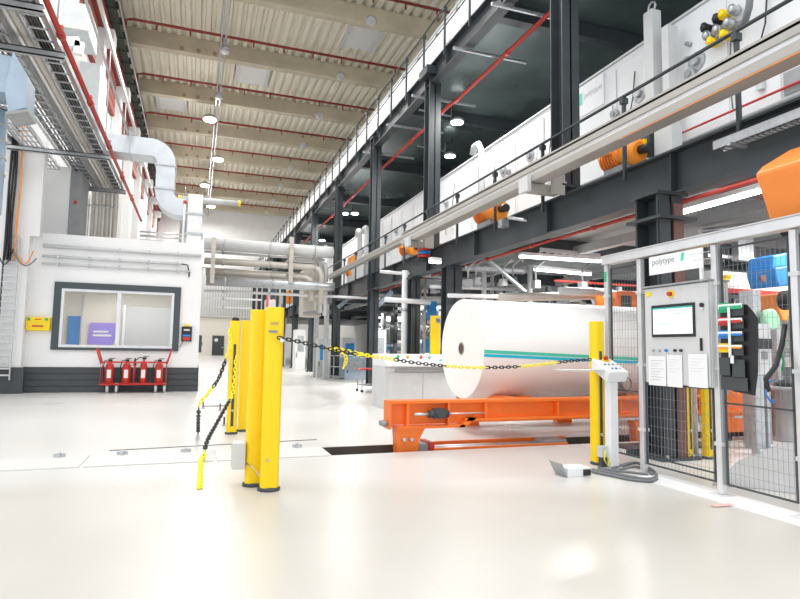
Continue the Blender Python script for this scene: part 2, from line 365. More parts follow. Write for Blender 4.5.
t = thing('office_lamp', (-1.2, 19.6, 3.1), 'long ceiling lamp lit inside the office', 'lamp')
B(-2, -.6, 19.5, 19.7, 3.12, 3.19).build('housing', 'white', t); B(-1.95, -.65, 19.53, 19.67, 3.10, 3.12).build('diffuser', 'tube', t)
# wall mounted things
t = thing('first_aid_box', (-3.95, YB-.1, 1.64), 'yellow wall box with small signs left of the office window', 'wall box')
a, b = PY(27.5, 317.5, YB), PY(50.5, 331.5, YB)
B(a.x, b.x, YB-.14, YB, b.z, a.z).build('case', 'yellow', t, bevel=.012)
B(a.x+.03, a.x+.1, YB-.145, YB-.14, a.z-.09, a.z-.02).box(b.x-.12, b.x-.04, YB-.145, YB-.14, a.z-.09, a.z-.02).build('green_sign', 'green', t)
B(a.x+.2, b.x-.2, YB-.145, YB-.14, a.z-.07, a.z-.045).box(a.x+.15, b.x-.15, YB-.145, YB-.14, b.z+.1, b.z+.14).build('red_lettering', 'red', t)
t = thing('alarm_panel', (-.25, YB-.1, 1.4), 'dark alarm panel with red and blue fields beside the office window', 'alarm')
a, b = PY(181.8, 327, YB), PY(191.5, 342, YB)
B(a.x, b.x, YB-.1, YB, b.z, a.z).build('case', 'black', t, bevel=.01)
B(a.x+.04, b.x-.04, YB-.108, YB-.1, b.z+.03, b.z+.12).build('red_field', 'red', t); B(a.x+.04, b.x-.04, YB-.108, YB-.1, b.z+.14, b.z+.19).build('blue_field', 'blue', t)
B(a.x+.06, b.x-.06, YB-.108, YB-.1, b.z+.30, b.z+.35).build('display', 'lgrey', t)
MB().lathe(((a.x+b.x)/2, YB-.06, a.z), [(.06,0),(.06,.05),(.03,.07)], 12).build('beacon', 'yellow', t)
MB().tube([(a.x+.05, YB-.03, b.z), (a.x+.0, YB-.05, b.z-.12), (a.x-.12, YB-.05, b.z-.2), (a.x-.25, YB-.03, b.z-.1)], .012, 6).build('cable', 'cable', t)
# conduits across the booth front
for i, (z, r, l) in enumerate([(3.62, .035, 'upper'), (3.42, .03, 'lower'), (3.9, .05, 'topmost, thickest')]):
    t = thing('conduit', (-2, YB-.06, z), f'{l} grey conduit along the office front above the window', 'conduit')
    MB().cyl((-3.95, YB-.06, z), (-.45+i*.25, YB-.06, z), r, 8).build('pipe_run', 'lgrey', t)
    mm = MB()
    for k in range(5): mm.box(-3.6+k*.75, -3.55+k*.75, YB-.1, YB, z-.05, z+.05)
    mm.build('clip', 'galv', t)
MB().tube([(-.45, YB-.06, 3.62), (-.3, YB-.08, 3.6), (-.25, YB-.06, 3.4), (-.25,YB-.04,3.25)], .02, 6).build('cable_loop', 'black', None, 'short black cable loop at the right end of the office conduits', 'cable')
t = thing('wall_socket', (.13, YB+.3, 1.2), 'small dark switch box on the corner of the office wall', 'switch box'); B(xr, xr+.08, YB+.2, YB+.5, 1.1, 1.6).build('case', 'plinth', t); B(xr+.08, xr+.1, YB+.25, YB+.35, 1.3, 1.4).build('button', 'green', t)
# ladder tray and cables on the pier
xa, xb = -4.72, -4.42
t = thing('cable_ladder', (xa, 17.3, .3), 'grey vertical cable ladder on the wall left of the office', 'cable ladder')
B(xa-.02, xa, 17.26, 17.34, .35, 9.5).build('rail', 'plinth', t); B(xb, xb+.02, 17.26, 17.34, .35, 4).build('rail', 'lgrey', t)
for i in range(22): B(xa, xb, 17.28, 17.32, .45+i*.17, .47+i*.17+.02).build('rung', 'lgrey', t)
for i, (dx, mt, lab) in enumerate([(.02,'black','black power cable running up the left pier, leftmost of the bundle'), (.08,'black','black power cable in the middle of the bundle on the left pier'), (.14,'black','black power cable closest to the orange one on the left pier'), (.26,'motor','orange cable running up the left pier beside the black ones')]):
    x = xa+dx
    MB().tube([(x+.12*(k>3)*0+.012*math.sin(k*1.3+i), 17.24-.01*i, 3.4+k*.5) for k in range(12)], .028 if mt=='black' else .02, 6).build('power_cable', mt, None, lab, 'cable')
for i, (p0, p1) in enumerate([((14,252),(37,259)), ((19,256),(34,252)), ((0,258),(14,250))]):
    a, b = PY(*p0, 17.25), PY(*p1, 17.25)
    MB().tube([a+(b-a)*(q/12)+Vector((0, -.05, -.28*math.sin(PI*q/12))) for q in range(13)], .016, 6).build('hanging_cable', ['cable','motor','black'][i], None, ['grey cable loop hanging at the pier foot of the bundle','orange cable tail leading to the office front','black cable entering at the far left of the pier'][i], 'cable')
# extinguisher trolley
yT = YB-.35
t = thing('extinguisher_trolley', (-1.5, yT, 0), 'red tubular trolley holding four fire extinguishers under the office window', 'trolley')
L, R = PY(101.5, 370, yT).x, PY(166.5, 370, yT).x; LT, RT = PY(97.5, 352, yT).x, PY(171.5, 352, yT).x
z0, z1 = .24, .82
m = MB()
for yy in (yT-.16, yT+.16):
    m.tube([(L, yy, z0), (L, yy, z1), (R, yy, z1), (R, yy, z0), ], .022, 6, True)
    m.tube([(L, yy, z1*.95), (LT, yy, 1.16)], .022, 6); m.tube([(R, yy, z1*.95), (RT, yy, 1.16)], .022, 6)
    m.tube([((L+R)/2, yy, z0), ((L+R)/2, yy, z1)], .016, 6)
for x in (L, R, LT, RT):
    zz = 1.16 if x in (LT, RT) else z0
    m.tube([(x, yT-.16, zz), (x, yT+.16, zz)], .022, 6)
m.build('tubular_frame', 'red', t)
B(L, R, yT-.16, yT+.16, z0-.03, z0).build('tray', 'red', t)
for i, px in enumerate((112, 160)):
    x = PY(px, 390, yT).x
    for s in (-1, 1):
        MB().cyl((x+s*.11-.03, yT, .13), (x+s*.11+.03, yT, .13), .13, 16).build('wheel', 'lgrey', t)
for i, (px, r, lab) in enumerate([(109.5, .105, 'red fire extinguisher with hose, leftmost on the trolley'), (126.5, .105, 'red fire extinguisher with hose, second from the left on the trolley'),
                                  (143.5, .085, 'slim red fire extinguisher with a black horn on the trolley'), (159, .105, 'red fire extinguisher with hose, rightmost on the trolley')]):
    x = PY(px, 372, yT).x; t = thing('fire_extinguisher', (x, yT, z0+.001), lab, 'fire extinguisher')
    slim = i == 2; h = .62 if slim else .56
    MB().lathe((x, yT, z0+.002), [(r*.85,0),(r,.03),(r,h-.1),(r*.85,h-.04),(r*.35,h),(r*.3,h+.04)], 18).build('cylinder', 'red', t)
    B(x-.04, x+.06, yT-.02, yT+.02, z0+h+.04, z0+h+.1).box(x-.02, x+.12, yT-.012, yT+.012, z0+h+.11, z0+h+.13).build('valve_handle', 'black', t)
    if slim: MB().tube([(x-.02,yT,z0+h+.07),(x-.1,yT-.03,z0+h+.1),(x-.2,yT-.06,z0+h+.02)],.014,6).lathe((x-.22,yT-.06,z0+h-.12),[(.045,0),(.015,.2)],10).build('horn', 'black', t)
    else: MB().tube([(x-.03,yT,z0+h+.08),(x-.12,yT-.02,z0+h+.06),(x-.15,yT-.05,z0+h-.1),(x-.13,yT-.07,z0+.2)],.014,6).build('hose', 'black', t)
    B(x-.05, x+.05, yT-r-.004, yT-r+.003, z0+.16, z0+.38).build('label_sticker', 'darkwhite', t)
# ---- on the booth roof and above
t = thing('air_handling_unit', (-3.4, 19.5, 4.25), 'white ventilation unit with grey side standing on the office roof', 'ventilation unit')
a, b = PY(46, 165, 19.), PY(66, 247, 19.)
B(a.x, b.x, 19, 20.2, 4.25, a.z).build('housing', 'white', t, bevel=.02); B(b.x, b.x+.3, 19.05, 20.15, 4.25, a.z+.2).build('grey_side_panel', 'mgrey', t)  # white unit; the shade on its right side is put in as grey colour
B(b.x+.12, b.x+.2, 19.03, 19.05, 5.4, 5.5).build('red_switch', 'red', t)
for i, (px, r, mt) in enumerate([(92.5,.07,'pipebeige'),(96,.06,'alu'),(99.5,.07,'pipebeige'),(103,.06,'alu'),(107,.08,'pipebeige'),(111,.06,'alu'),(115,.08,'pipebeige'),(88,.03,'alu')]):
    x = PY(px, 220, 21.5).x
    t = thing('riser_pipe', (x, 21.5, 4.25), f'vertical metal riser pipe dropping behind the office roof, {["leftmost thick","second","third","fourth","fifth","sixth","rightmost","thin outermost left"][i]} of the bundle', 'pipe')
    MB().tube([(x, 21.5, 4.26), (x, 21.5, 6.3), (x, 21.4, 6.5), (x, 21.2, 6.6), (x, 9., 6.6)] if i < 7 else [(x,21.5,4.26),(x,21.5,6.4)], r, 8).build('pipe_run', mt, t)
    MB().lathe((x, 21.5, 5.9), [(r+.015,0),(r+.015,.06)], 10).build('clamp', 'galv', t)
for i, (x, w) in enumerate([(-2.62, .3), (-3.35, .45), (-4.2, .5)]):
    t = thing('cable_tray', (x, 6, 6.5), ['grey perforated cable tray beside the red overhead pipe','grey cable tray in the middle of the overhead rack','wide grey cable tray nearest the left pier overhead'][i], 'cable tray')
    B(x-w/2, x-w/2+.02, 7, 21, 6.35, 6.5).box(x+w/2-.02, x+w/2, 7, 21, 6.35, 6.5).build('rail', 'galv', t)
    mm = MB()
    for k in range(34): mm.box(x-w/2, x+w/2, 7.1+k*.41, 7.15+k*.41, 6.35, 6.37)
    mm.build('rung', 'galv', t)
    mm = MB()
    for k in range(4): mm.cyl((x-w/2+.06+k*(w-.1)/4, 7, 6.40), (x-w/2+.06+k*(w-.1)/4, 21, 6.40), .022, 6)
    mm.build('cables', ['black','cable','alu'][i], t)
for i, (x, r, mt) in enumerate([(-2.95,.05,'alu'),(-3.08,.04,'pipebeige'),(-3.7,.06,'alu'),(-3.82,.04,'white'),(-4.6,.07,'alu'),(-4.8,.06,'pipebeige'),(-5.,.06,'alu')]):
    MB().cyl((x, 7, 6.62), (x, 21, 6.62), r, 8).build('overhead_pipe', mt, None, f'overhead metal pipe of the left rack, {["first","second","third","fourth","fifth","sixth","seventh"][i]} counting from the red pipe', 'pipe')
t = thing('fire_water_pipe', (-2.42, 7, 6.6), 'bright red fire water pipe running overhead beside the left cable trays', 'pipe')
MB().cyl((-2.42, 6, 6.62), (-2.42, 27, 6.62), .05, 10).build('pipe_run', 'fired', t)
mm = MB()
for k in range(6): mm.cyl((-2.42, 8+k*3, 6.62), (-2.42, 8.14+k*3, 6.62), .07, 10).cyl((-2.42, 8.07+k*3, 6.62), (-2.42, 8.07+k*3, 6.8), .03, 6)
mm.build('coupling', 'fired', t)
for i, (y, z) in enumerate([(9.6, 6.2), (11.1, 6.2), (16.9, 6.2), (20.6, 6.2)]):
    t = thing('support_frame', (-3.8, y, z), ['dark steel cross member under the overhead rack, nearest the camera','dark steel cross member, second under the overhead rack','galvanised cross member bracketed to the left pier','galvanised cross member where the riser pipes turn down'][i], 'bracket')
    m = MB(); m.box(-5.3, -2.35, y-.05, y+.05, z, z+.02).box(-5.3, -2.35, y-.05, y-.03, z, z+.12).box(-5.3, -2.35, y-.05, y+.05, z+.1, z+.12); m.build('channel', 'mgrey' if i < 2 else 'galv', t)
    for x in (-5.1, -2.5): MB().cyl((x, y, z+.12), (x, y, 9.5), .015, 6).build('hanger_rod', 'galv', t)
# conduit further out (thin line beside the red pipe)
MB().cyl((-2.1, 8, 7.4), (-2.1, 30, 7.4), .03, 6).build('thin_conduit', 'galv', None, 'thin steel conduit hung right of the red fire pipe', 'conduit')
B(-1.95, -1.9, 8, 26, 7.5, 7.62).build('cable_channel', 'alu', None, 'narrow aluminium channel running overhead right of the red pipe', 'channel')
# left foreground duct and round pipe
t = thing('elbow_duct', (-4.2, 9.3, 4.5), 'blue-grey sheet metal duct elbow in the top left corner', 'duct')
a = PY(0, 52, 9.4); b = PY(14, 58, 9.4); c = PY(15, 94, 9.4); d = PY(0, 92, 9.4)
MB().prism([a+Vector((-.6,0,0)), b, c, d+Vector((-.6,0,0))], (0, .5, 0)).build('duct_body', 'bluegrey', t)
e = PY(27, 76, 9.3); g = PY(26, 108, 9.3); h_ = PY(8, 112, 9.3)
MB().prism([b+Vector((.01,-.1,.05)), e, g, h_, c+Vector((-.1,-.1,0))], (0, .45, 0)).build('elbow', 'bluegrey', t)
MB().prism([PY(5,112,9.25), PY(27,109,9.25), PY(27,112,9.25), PY(5,115,9.25)], (0,.5,0)).build('flange', 'mgrey', t)
a = PY(-5, 170, 9.9)
t = thing('round_duct', (a.x, 9.9, 3.), 'round blue-grey duct with ring seams at the left picture edge', 'duct')
MB().cyl((a.x, 9.9, PY(0,215,9.9).z), (a.x, 9.9, PY(0,112,9.9).z), .12, 20).build('duct_body', 'bluegrey', t)
mm = MB()
for k in range(6): mm.cyl((a.x, 9.9, 3.75+k*.25), (a.x, 9.9, 3.78+k*.25), .135, 20)
mm.build('ring_seam', 'galv', t)
# large white square duct
def duct_path(name, label, path, w, mt, cat='duct', flg=1):
    t = thing(name, path[0], label, cat); P = [Vector(p) for p in path]
    MB().tube(P, w, 4 if w > .1 else 8).build('duct_body', mt, t)
    m = MB()
    for i in range(0, len(P)-1, 1):
        d = (P[i+1]-P[i]); L = d.length; d.normalize(); k = int(L/1.1)
        for j in range(k): q = P[i]+d*(j+.5)*1.1; m.tube([q, q+d*.04], w*1.06, 4 if w > .1 else 8)
    if m.v: m.build('flange', 'lgrey', t)
    return t
Yd = 18.6
def arc(c, r, a0, a1, n=6, Y=Yd): return [(c[0]+r*math.cos(math.radians(a0+(a1-a0)*i/n)), Y, c[1]+r*math.sin(math.radians(a0+(a1-a0)*i/n))) for i in range(n+1)]
# rectangular sweep: section in the x-z plane offset both sides
def rect_duct(path, hw, hd):
    P = [Vector(p) for p in path]; vs = []; fs = []
    for i, p in enumerate(P):
        d = (P[min(i+1,len(P)-1)]-P[max(i-1,0)]).normalized(); nrm = Vector((-d.z, 0, d.x))
        vs += [p+nrm*hw+Vector((0,-hd,0)), p+nrm*hw+Vector((0,hd,0)), p-nrm*hw+Vector((0,hd,0)), p-nrm*hw+Vector((0,-hd,0))]
    for i in range(len(P)-1):
        for k in range(4): fs.append((i*4+k, i*4+(k+1)%4, i*4+4+(k+1)%4, i*4+4+k))
    n = len(P); fs += [(0,3,2,1), (4*n-4,4*n-3,4*n-2,4*n-1)]
    return MB().add(vs, fs)
zh = PY(130, 149, Yd).z; xv = PY(166, 180, Yd).x; zl = PY(190, 211, Yd).z; xe = PY(200, 211, Yd).x
t = thing('ventilation_duct', (xv, Yd, zl), 'large white square duct bending down in an S above the office', 'duct')
hw = .36
pth = [(xv-2.6, Yd, zh), (xv-.5, Yd, zh)]+arc((xv-.42, zh-.42), .42, 90, 0)+[(xv, Yd, zl+.5)]+arc((xv+.42, zl+.42), .42, 180, 270)+[(xe-.4, Yd, zl)]
rect_duct(pth, hw*.72, .4).build('duct_body', 'duct', t)
B(xe-.35, xe+.08, Yd-.42, Yd+.42, 4.25, zl+.42).build('drop_leg', 'white', t, bevel=.02)
mm = MB()
for z in (zl+.5, zh-.5): mm.box(xv-.29, xv+.29, Yd-.44, Yd+.44, z-.02, z+.02)
for x in (xv-1., xv-1.9): mm.box(x-.02, x+.02, Yd-.44, Yd+.44, zh-.29, zh+.29)
mm.box(xe-.4, xe+.12, Yd-.46, Yd+.46, 5.2, 5.26).box(xe-.4, xe+.12, Yd-.46, Yd+.46, 4.6, 4.66)
mm.build('flange', 'galv', t)
# small horizontals between duct and riser bundle
for i, (py, r) in enumerate([(236, .04), (241, .05), (246, .04), (232, .03)]):
    a = PY(140, py, 20.5); b = PY(192, py+.8, 20.5)
    MB().cyl((a.x, 20.5, a.z), (b.x, 20.5, a.z), r, 8).build('service_pipe', 'alu', None, f'short horizontal metal pipe over the office roof, {["second","third","lowest","topmost"][i]} of four', 'pipe')
t = thing('roof_cabinet', (-1., 21, 4.25), 'grey plant cabinet behind the square duct on the office roof', 'cabinet')
B(PY(179,240,21).x, PY(192,240,21).x, 21, 21.6, 4.25, PY(185,219,21).z).build('case', 'mgrey', t); B(PY(181,240,21).x, PY(190,240,21).x, 20.97, 21, 4.4, 5.0).build('door', 'lgrey', t)
t = thing('hanging_tube', (0, 20, 7), 'pale tube with yellow end caps hung left of the lamps', 'tube')
a, b = PY(181, 199, 22), PY(238, 204, 22)
MB().cyl(a, b, .1, 10).build('tube_body', 'lgrey', t); d = (b-a).normalized()
for q in (a-d*.1, b): MB().cyl(q, q+d*.1, .11, 10).build('end_cap', 'yellow', t)
for px in (185, 206): q = PY(px, 201, 22); MB().cyl(q+Vector((0,0,.1)), q+Vector((0,0,.5)), .012, 5).build('hanger', 'galv', t)
t = thing('stanchion_rod', (-.5, 18, 4.2), 'slim white rod with red joints in front of the square duct', 'rod')
a, b = PY(185, 201, 17.9), PY(182, 252, 17.9)
MB().cyl(a, b, .03, 8).build('rod', 'white', t); MB().cyl(b, b+Vector((-.12,0,-.25)), .03, 8).cyl(a+Vector((0,0,-.1)), a, .045, 8).build('joint', 'red', t)
# upper left wall boxes (white panels bright)
for i, (p0, p1, Y) in enumerate([((63, 0), (88, 32), 24), ((72, 60), (98, 120), 30), ((98,110),(112,135),40)]):
    a, b = PY(*p0, Y), PY(*p1, Y)
    t = thing('wall_duct', (a.x, Y, b.z), ['pale ventilation box high on the left wall, nearest','tall pale ventilation box half way along the left wall','small pale ventilation box far along the left wall'][i], 'duct')
    B(a.x, b.x, Y, Y+2, b.z, a.z).build('casing', 'duct', t, bevel=.03); B(a.x-.05, b.x+.05, Y-.05, Y+.02, b.z, b.z+.12).build('flange', 'lgrey', t)
t = thing('shelf_bracket', (-4, 15, 7), 'white steel bracket arm between red pipe and pilasters', 'bracket')
MB().bar(PY(57,43,20), PY(80,43,20), .2, .3).bar(PY(80,43,20), PY(78,55,20), .2, .25).build('arm', 'white', t)
# ================================================================== PIPE BRIDGE (office to mezzanine)
YR = 21.
pr = [(246, .22, 'lgrey', 204, 333, 'thick pale grey pipe on top of the pipe bridge'), (254, .05, 'alu', 204, 325, 'thin pipe below the thick top pipe of the bridge'),
      (263, .12, 'pipebeige', 204, 322, 'upper beige insulated pipe of the pipe bridge'), (274, .15, 'pipebeige', 206, 312, 'lower beige insulated pipe of the pipe bridge'),
      (283, .17, 'galv', 206, 334, 'thick dull steel pipe crossing below the beige ones'), (293, .05, 'white', 204, 380, 'thin white pipe crossing near the bottom of the bridge'),
      (300, .035, 'white', 204, 262, 'thinnest white pipe at the underside of the bridge'), (309, .03, 'white', 204, 252, 'low white conduit crossing in front of the far door wall')]
for i, (py, r, mt, xa_, xb_, lab) in enumerate(pr):
    y = YR+.25*(i%2); a, b = PY(xa_, py-1.9, y), PY(xb_, py+2, y); z = a.z
    t = thing('bridge_pipe', (a.x, y, z), lab, 'pipe')
    path = [(a.x, y, z), (b.x-.3, y, z)]
    if i in (2, 3): zb = 2.9 if i == 2 else 3.0; path += [(b.x-.1, y, z-.08), (b.x, y, z-.3), (b.x, y, zb)]
    else: path += [(b.x, y, z)]
    MB().tube(path, r, 10).build('pipe_run', mt, t)
    mm = MB()
    for k in range(3):
        x = a.x+.6+k*1.6
        if x < b.x-.3: mm.cyl((x, y, z), (x+.06, y, z), r+.02, 10)
    mm.build('clamp', 'galv', t)
for i, px in enumerate((213, 291)):
    x = PY(px, 260, YR-.4).x
    t = thing('pipe_support', (x, YR-.45, 3.5), ['beige upright carrying the bridge pipes near the office','beige upright carrying the bridge pipes near the mezzanine'][i], 'support')
    B(x-.07, x+.07, YR-.5, YR-.36, PY(px,285,YR).z, PY(px,240,YR).z).build('post', 'pipebeige', t)
    for py in (250, 262, 275): z = PY(px, py, YR).z; B(x-.09, x+.09, YR-.52, YR+.5, z-.03, z+.03).build('arm', 'pipebeige', t)
for i in range(3):
    px = 316+i*5; x = PY(px, 270, YR+.6).x
    t = thing('bent_pipe', (x, YR+.6, 2.6), f'pale riser pipe with elbow beside the far mezzanine column, {["left","middle","right"][i]} of three', 'pipe')
    z = PY(px, 262+i*3-8, YR).z
    MB().tube([(x-1.2, YR+.6, z), (x-.25, YR+.6, z), (x-.07, YR+.6, z-.08), (x, YR+.6, z-.3), (x, YR+.6, 2.7-.1*i)], .09, 8).build('pipe_run', ['pipebeige','lgrey','alu'][i], t)
    MB().lathe((x, YR+.6, 3.6), [(.11,0),(.11,.06)], 8).build('clamp', 'galv', t)
t = thing('hanging_duct_plenum', (3.6, 23, 2.5), 'beige box plenum hanging below the pipe bridge at its right end', 'duct')
B(PY(303,300,22.5).x, PY(321,300,22.5).x, 22.5, 23.4, PY(310,317,22.5).z, PY(310,270,22.5).z).build('casing', 'pipebeige', t, bevel=.02)
mm = MB(); c = PY(318, 313, 22.3); mm.cyl(c, c+Vector((.0,-.1,0)), .12, 10).bar(c+Vector((-.6,-.1,-.05)), c+Vector((.2,-.1,.08)), .05,.08); mm.build('valve', 'mgrey', t)
# ================================================================== MEZZANINE (right)
X1 = 5.9
def hcol(name, y, z0, z1, lab, w=.34, x=X1, base=True, mt='dark', d=.36):
    t = thing(name, (x, y, z0), lab, 'column')
    m = MB(); m.box(x-w/2, x+w/2, y-d/2, y-d/2+.03, z0, z1).box(x-w/2, x+w/2, y+d/2-.03, y+d/2, z0, z1).box(x-.015, x+.015, y-d/2, y+d/2, z0, z1)
    m.build('shaft', mt, t)
    if base: B(x-w*.75, x+w*.75, y-d*.75, y+d*.75, z0, z0+.03).build('base_plate', mt, t)
    B(x-w*.62, x+w*.62, y-d*.62, y+d*.62, z1-.04, z1).build('cap_plate', mt, t)
    m = MB()
    for a in (-1, 1):
        for b in (-1, 1): m.cyl((x+a*w*.62*.8, y+b*d*.9*.75, z0+.03), (x+a*w*.5, y+b*d*.68, z0+.07), .018, 6)
    if base: m.build('anchor_bolt', 'galv', t)
    return t
colsY = [19.7, 25.4, 31.1, 36.8, 42.5, 48.2, 53.9, 59.6, 65.3]
def box_shaft(t, x, y, w, z0, z1, mt): B(x-w/2, x+w/2, y-w/2, y+w/2, z0, z1)
# near lower column, with a brown steel fascia on the side
t = hcol('mezzanine_column', 5.9, 0, 3.34, 'heavy dark steel column with a brown side standing behind the control cabinet', .40, 5.62, d=.4)
B(5.65, 5.81, 5.68, 5.695, .03, 3.2).build('brown_cover', 'copper', t); B(5.43, 5.6, 5.68, 5.695, .03, 3.2).build('dark_cover', 'dark', t)
B(5.36, 5.95, 5.6, 6.2, 2.98, 3.02).build('splice_plate', 'dark', t)
hcol('mezzanine_column', 13.0, 0, 3.35, 'dark lower column left of the paper roll, in front of the yellow frame', .4)
hcol('mezzanine_column', 15.6, 0, 3.35, 'dark lower column rising behind the grey console', .26, X1)
for i, y in enumerate([8.3, 14.35]):
    t = hcol('upper_column', y, 4.06, 8.9 if i else 8.45, ['thick dark upper column nearest the camera carrying the beige tray bracket','dark upper column, second from the camera, with a wide cap'][i], .34, X1)
    B(X1-.3, X1+.25, y-.3, y+.3, (8.45 if not i else 8.9)-.12, (8.45 if not i else 8.9)+.1).build('head_plate', 'dark', t)
for i, y in enumerate(colsY):
    hcol('tall_column', y, 0, 8.9, f'full height dark column of the far mezzanine front, {ORD[i]} from the camera', .32)
# lower deck edge beam
def ibeam(name, x, y0, y1, z0, z1, lab, w=.26, mt='dark', cat='beam'):
    t = thing(name, (x, y0, z0), lab, cat)
    MB().box(x-w/2, x+w/2, y0, y1, z0, z0+.03).box(x-w/2, x+w/2, y0, y1, z1-.03, z1).box(x-.012, x+.012, y0, y1, z0+.03, z1-.03).build('profile', mt, t)
    m = MB(); k = 0
    while y0+1.5+k*2.85 < y1: yy = y0+1.5+k*2.85; m.box(x-w/2+.01, x+w/2-.01, yy-.008, yy+.008, z0+.03, z1-.03); k += 1
    m.build('stiffener', mt, t); return t
ibeam('deck_edge_beam', X1, 1.5, 68, 3.36, 3.96, 'long dark edge beam of the lower mezzanine deck')
ibeam('deck_edge_beam', X1, 6., 68, 8.55, 9.1, 'long dark edge beam of the upper mezzanine deck under the top handrail')
# decks
struct('floor_mezzanine_lower', B(X1+.14, 18, 1.0, 68, 3.97, 4.02), 'under')
struct('floor_mezzanine_upper', B(X1+.14, 18, 3.5, 68, 8.95, 9.05), 'deck')
for i in range(10):
    y = 5.2+i*5.7
    B(X1+.16, 17.9, y-.12, y+.12, 8.6, 8.94).build('cross_beam', 'dark', None, f'dark cross beam under the upper deck, {ORD[i]} from the camera', 'beam')
    if i < 8: B(X1+.16, 17.9, y+.8, y+1.04, 3.6, 3.97).build('cross_beam', 'copper' if i == 0 else 'dark', None, f'dark cross beam under the lower deck, {ORD[i]} from the camera', 'beam')
for i, x in enumerate((8.6, 12.)):
    B(x-.1, x+.1, 3, 60, 3.62, 3.82).build('joist', 'mgrey', None, ['grey joist under the lower deck, nearer the edge','grey joist under the lower deck, deeper inside'][i], 'beam')
# red pipes beneath decks
def redpipe(pts, lab, r=.05):
    t = thing('red_pipe', pts[0], lab, 'pipe'); MB().tube(pts, r, 8).build('pipe_run', 'fired', t)
    m = MB(); P = [Vector(p) for p in pts]
    for i in range(len(P)-1):
        d = P[i+1]-P[i]; L = d.length; d.normalize()
        for k in range(int(L/2)): q = P[i]+d*(1+k*2); m.cyl(q, q+d*.12, r*1.4, 8)
    if m.v: m.build('coupling', 'fired', t)
redpipe([(6.7, 8.6, 8.35), (6.7, 14.4, 8.35), (6.5, 14.6, 8.2), (6.5, 50, 8.2)], 'red sprinkler main under the upper deck edge', .05)
redpipe([(6.6, 3.4, 3.5), (6.6, 30, 3.5)], 'red pipe running below the lower deck edge beam', .032)
redpipe([(7.2, 4.9, 3.05), (16, 5.2, 3.05)], 'red pipe crossing deep behind the near column', .03)
redpipe([(8.6, 12.6, 3.1), (17, 12.6, 3.1)], 'red pipe under the lower deck above the roll', .03)
for i, y in enumerate([10.2, 12.1, 14.9, 17.2, 20]):
    B(5.5, 7.5, y, y+.06, 8.44, 8.5).build('pipe_strut', 'galv', None, f'thin galvanised strut carrying the red main under the upper deck, {ORD[i]} from the camera', 'strut')
# handrails
def handrail(y0, y1, x, z, ys, lab, h=1.0, r=.024, mt='dark'):
    t = thing('handrail', (x, y0, z), lab, 'handrail')
    MB().cyl((x, y0, z+h), (x, y1, z+h), r, 8).build('top_rail', mt, t); MB().cyl((x, y0, z+h*.5), (x, y1, z+h*.5), r*.7, 8).build('mid_rail', mt, t)
    for y in ys:
        MB().box(x-.025, x+.025, y-.02, y+.02, z-.25, z+h-.01).build('post', mt, t)
    m = MB()
    for y in ys: m.box(x-.05, x+.05, y-.035, y+.035, z+h-.12, z+h-.03)
    m.build('clamp', mt, t)
handrail(1.6, 48, X1-.16, 4.02, [3.0, 4.78, 6.65, 8.75]+[10.5+i*1.85 for i in range(20)], 'dark tubular handrail along the lower mezzanine deck')
handrail(6.5, 66, 5.74, 9.1, [7.4+i*1.45 for i in range(40)], 'dark tubular handrail along the upper mezzanine deck', 1.08)
# white process machine on the lower deck: a row of enclosure modules
def module(x0, x1, y0, y1, z0, z1, lab, i, name='dryer_module'):
    t = thing(name, (x0, y0, z0), lab, 'machine housing')
    B(x0, x1, y0+.01, y1-.01, z0, z1).build('housing', 'enclosure', t, bevel=.02)
    n = 2
    for k in range(n):
        a = y0+.08+(y1-y0-.1)*k/n; b = y0+(y1-y0-.1)*(k+1)/n
        d = B(x0-.025, x0-.001, a, b, z0+.25, z1-.15).build('door_panel', 'white', t, bevel=.008)
        c = (a+b)/2; m = MB()
        if (i+k) % 2 == 0:
            m.cyl((x0-.026, c, z1-.9), (x0-.05, c, z1-.9), .16, 14).cyl((x0-.05, c, z1-.9), (x0-.12, c, z1-.9), .07, 10); m.build('round_port', 'galv', d)
        m = MB().cyl((x0-.03, a+.1, z0+1.), (x0-.09, a+.1, z0+1.), .02, 6).cyl((x0-.09, a+.1, z0+.9), (x0-.09, a+.1, z0+1.15), .02, 6); m.build('handle', 'mgrey', d)
    B(x0-.03, x1, y0, y1-.01, z1+.001, z1+.04).build('top_flange', 'lgrey', t)
    return t
ys = [2.6]
L_ = 0
while ys[-1] < 46: ys.append(ys[-1]+2.45)
for i in range(len(ys)-1):
    module(7.4, 9.8, ys[i], ys[i+1], 4.3, 6.85, f'white panelled machine module on the lower deck, {ORD[min(i,19)]} from the camera', i)
B(7.5, 9.7, 2.6, ys[-1], 4.02, 4.3).build('machine_plinth', 'plinth', None, 'dark plinth under the white machine row of the lower deck', 'plinth')
ys2 = [10.2]
while ys2[-1] < 62: ys2.append(ys2[-1]+2.8)
for i in range(len(ys2)-1):
    module(6.15, 8.2, ys2[i], ys2[i+1], 9.2, 10.35, f'white machine module behind the top handrail, {ORD[min(i,19)]} from the camera', i+1, 'upper_module')
struct('trim_2', B(6.15, 8.2, 10.2, 64, 9.06, 9.2), 'plinth')
q = PX(740, 108, 7.25)
MB().cyl((7.25, 2.6, q.z), (7.25, 8.6, q.z), .018, 6).build('thin_red_pipe', 'red', None, 'thin red pipe along the nearest white machine modules', 'pipe')
MB().cyl((7.15, 2.6, q.z-.22), (7.15, 9.6, q.z-.22), .03, 8).build('grey_conduit', 'mgrey', None, 'grey conduit below the thin red pipe on the white modules', 'conduit')
a, b = PX(578, 90, 7.36), PX(604, 104, 7.36)
t = thing('module_sign', (7.36, b.y, b.z), 'small pale sign with a green mark on the white module by the nearest upper column', 'sign')
B(7.355, 7.372, b.y, a.y, b.z, a.z).build('board', 'white', t); MB().text('polytype', (7.352, a.y-.2, b.z+.35), (0,-1,0), (0,0,1), .16, .003).build('lettering', 'lgrey', t)
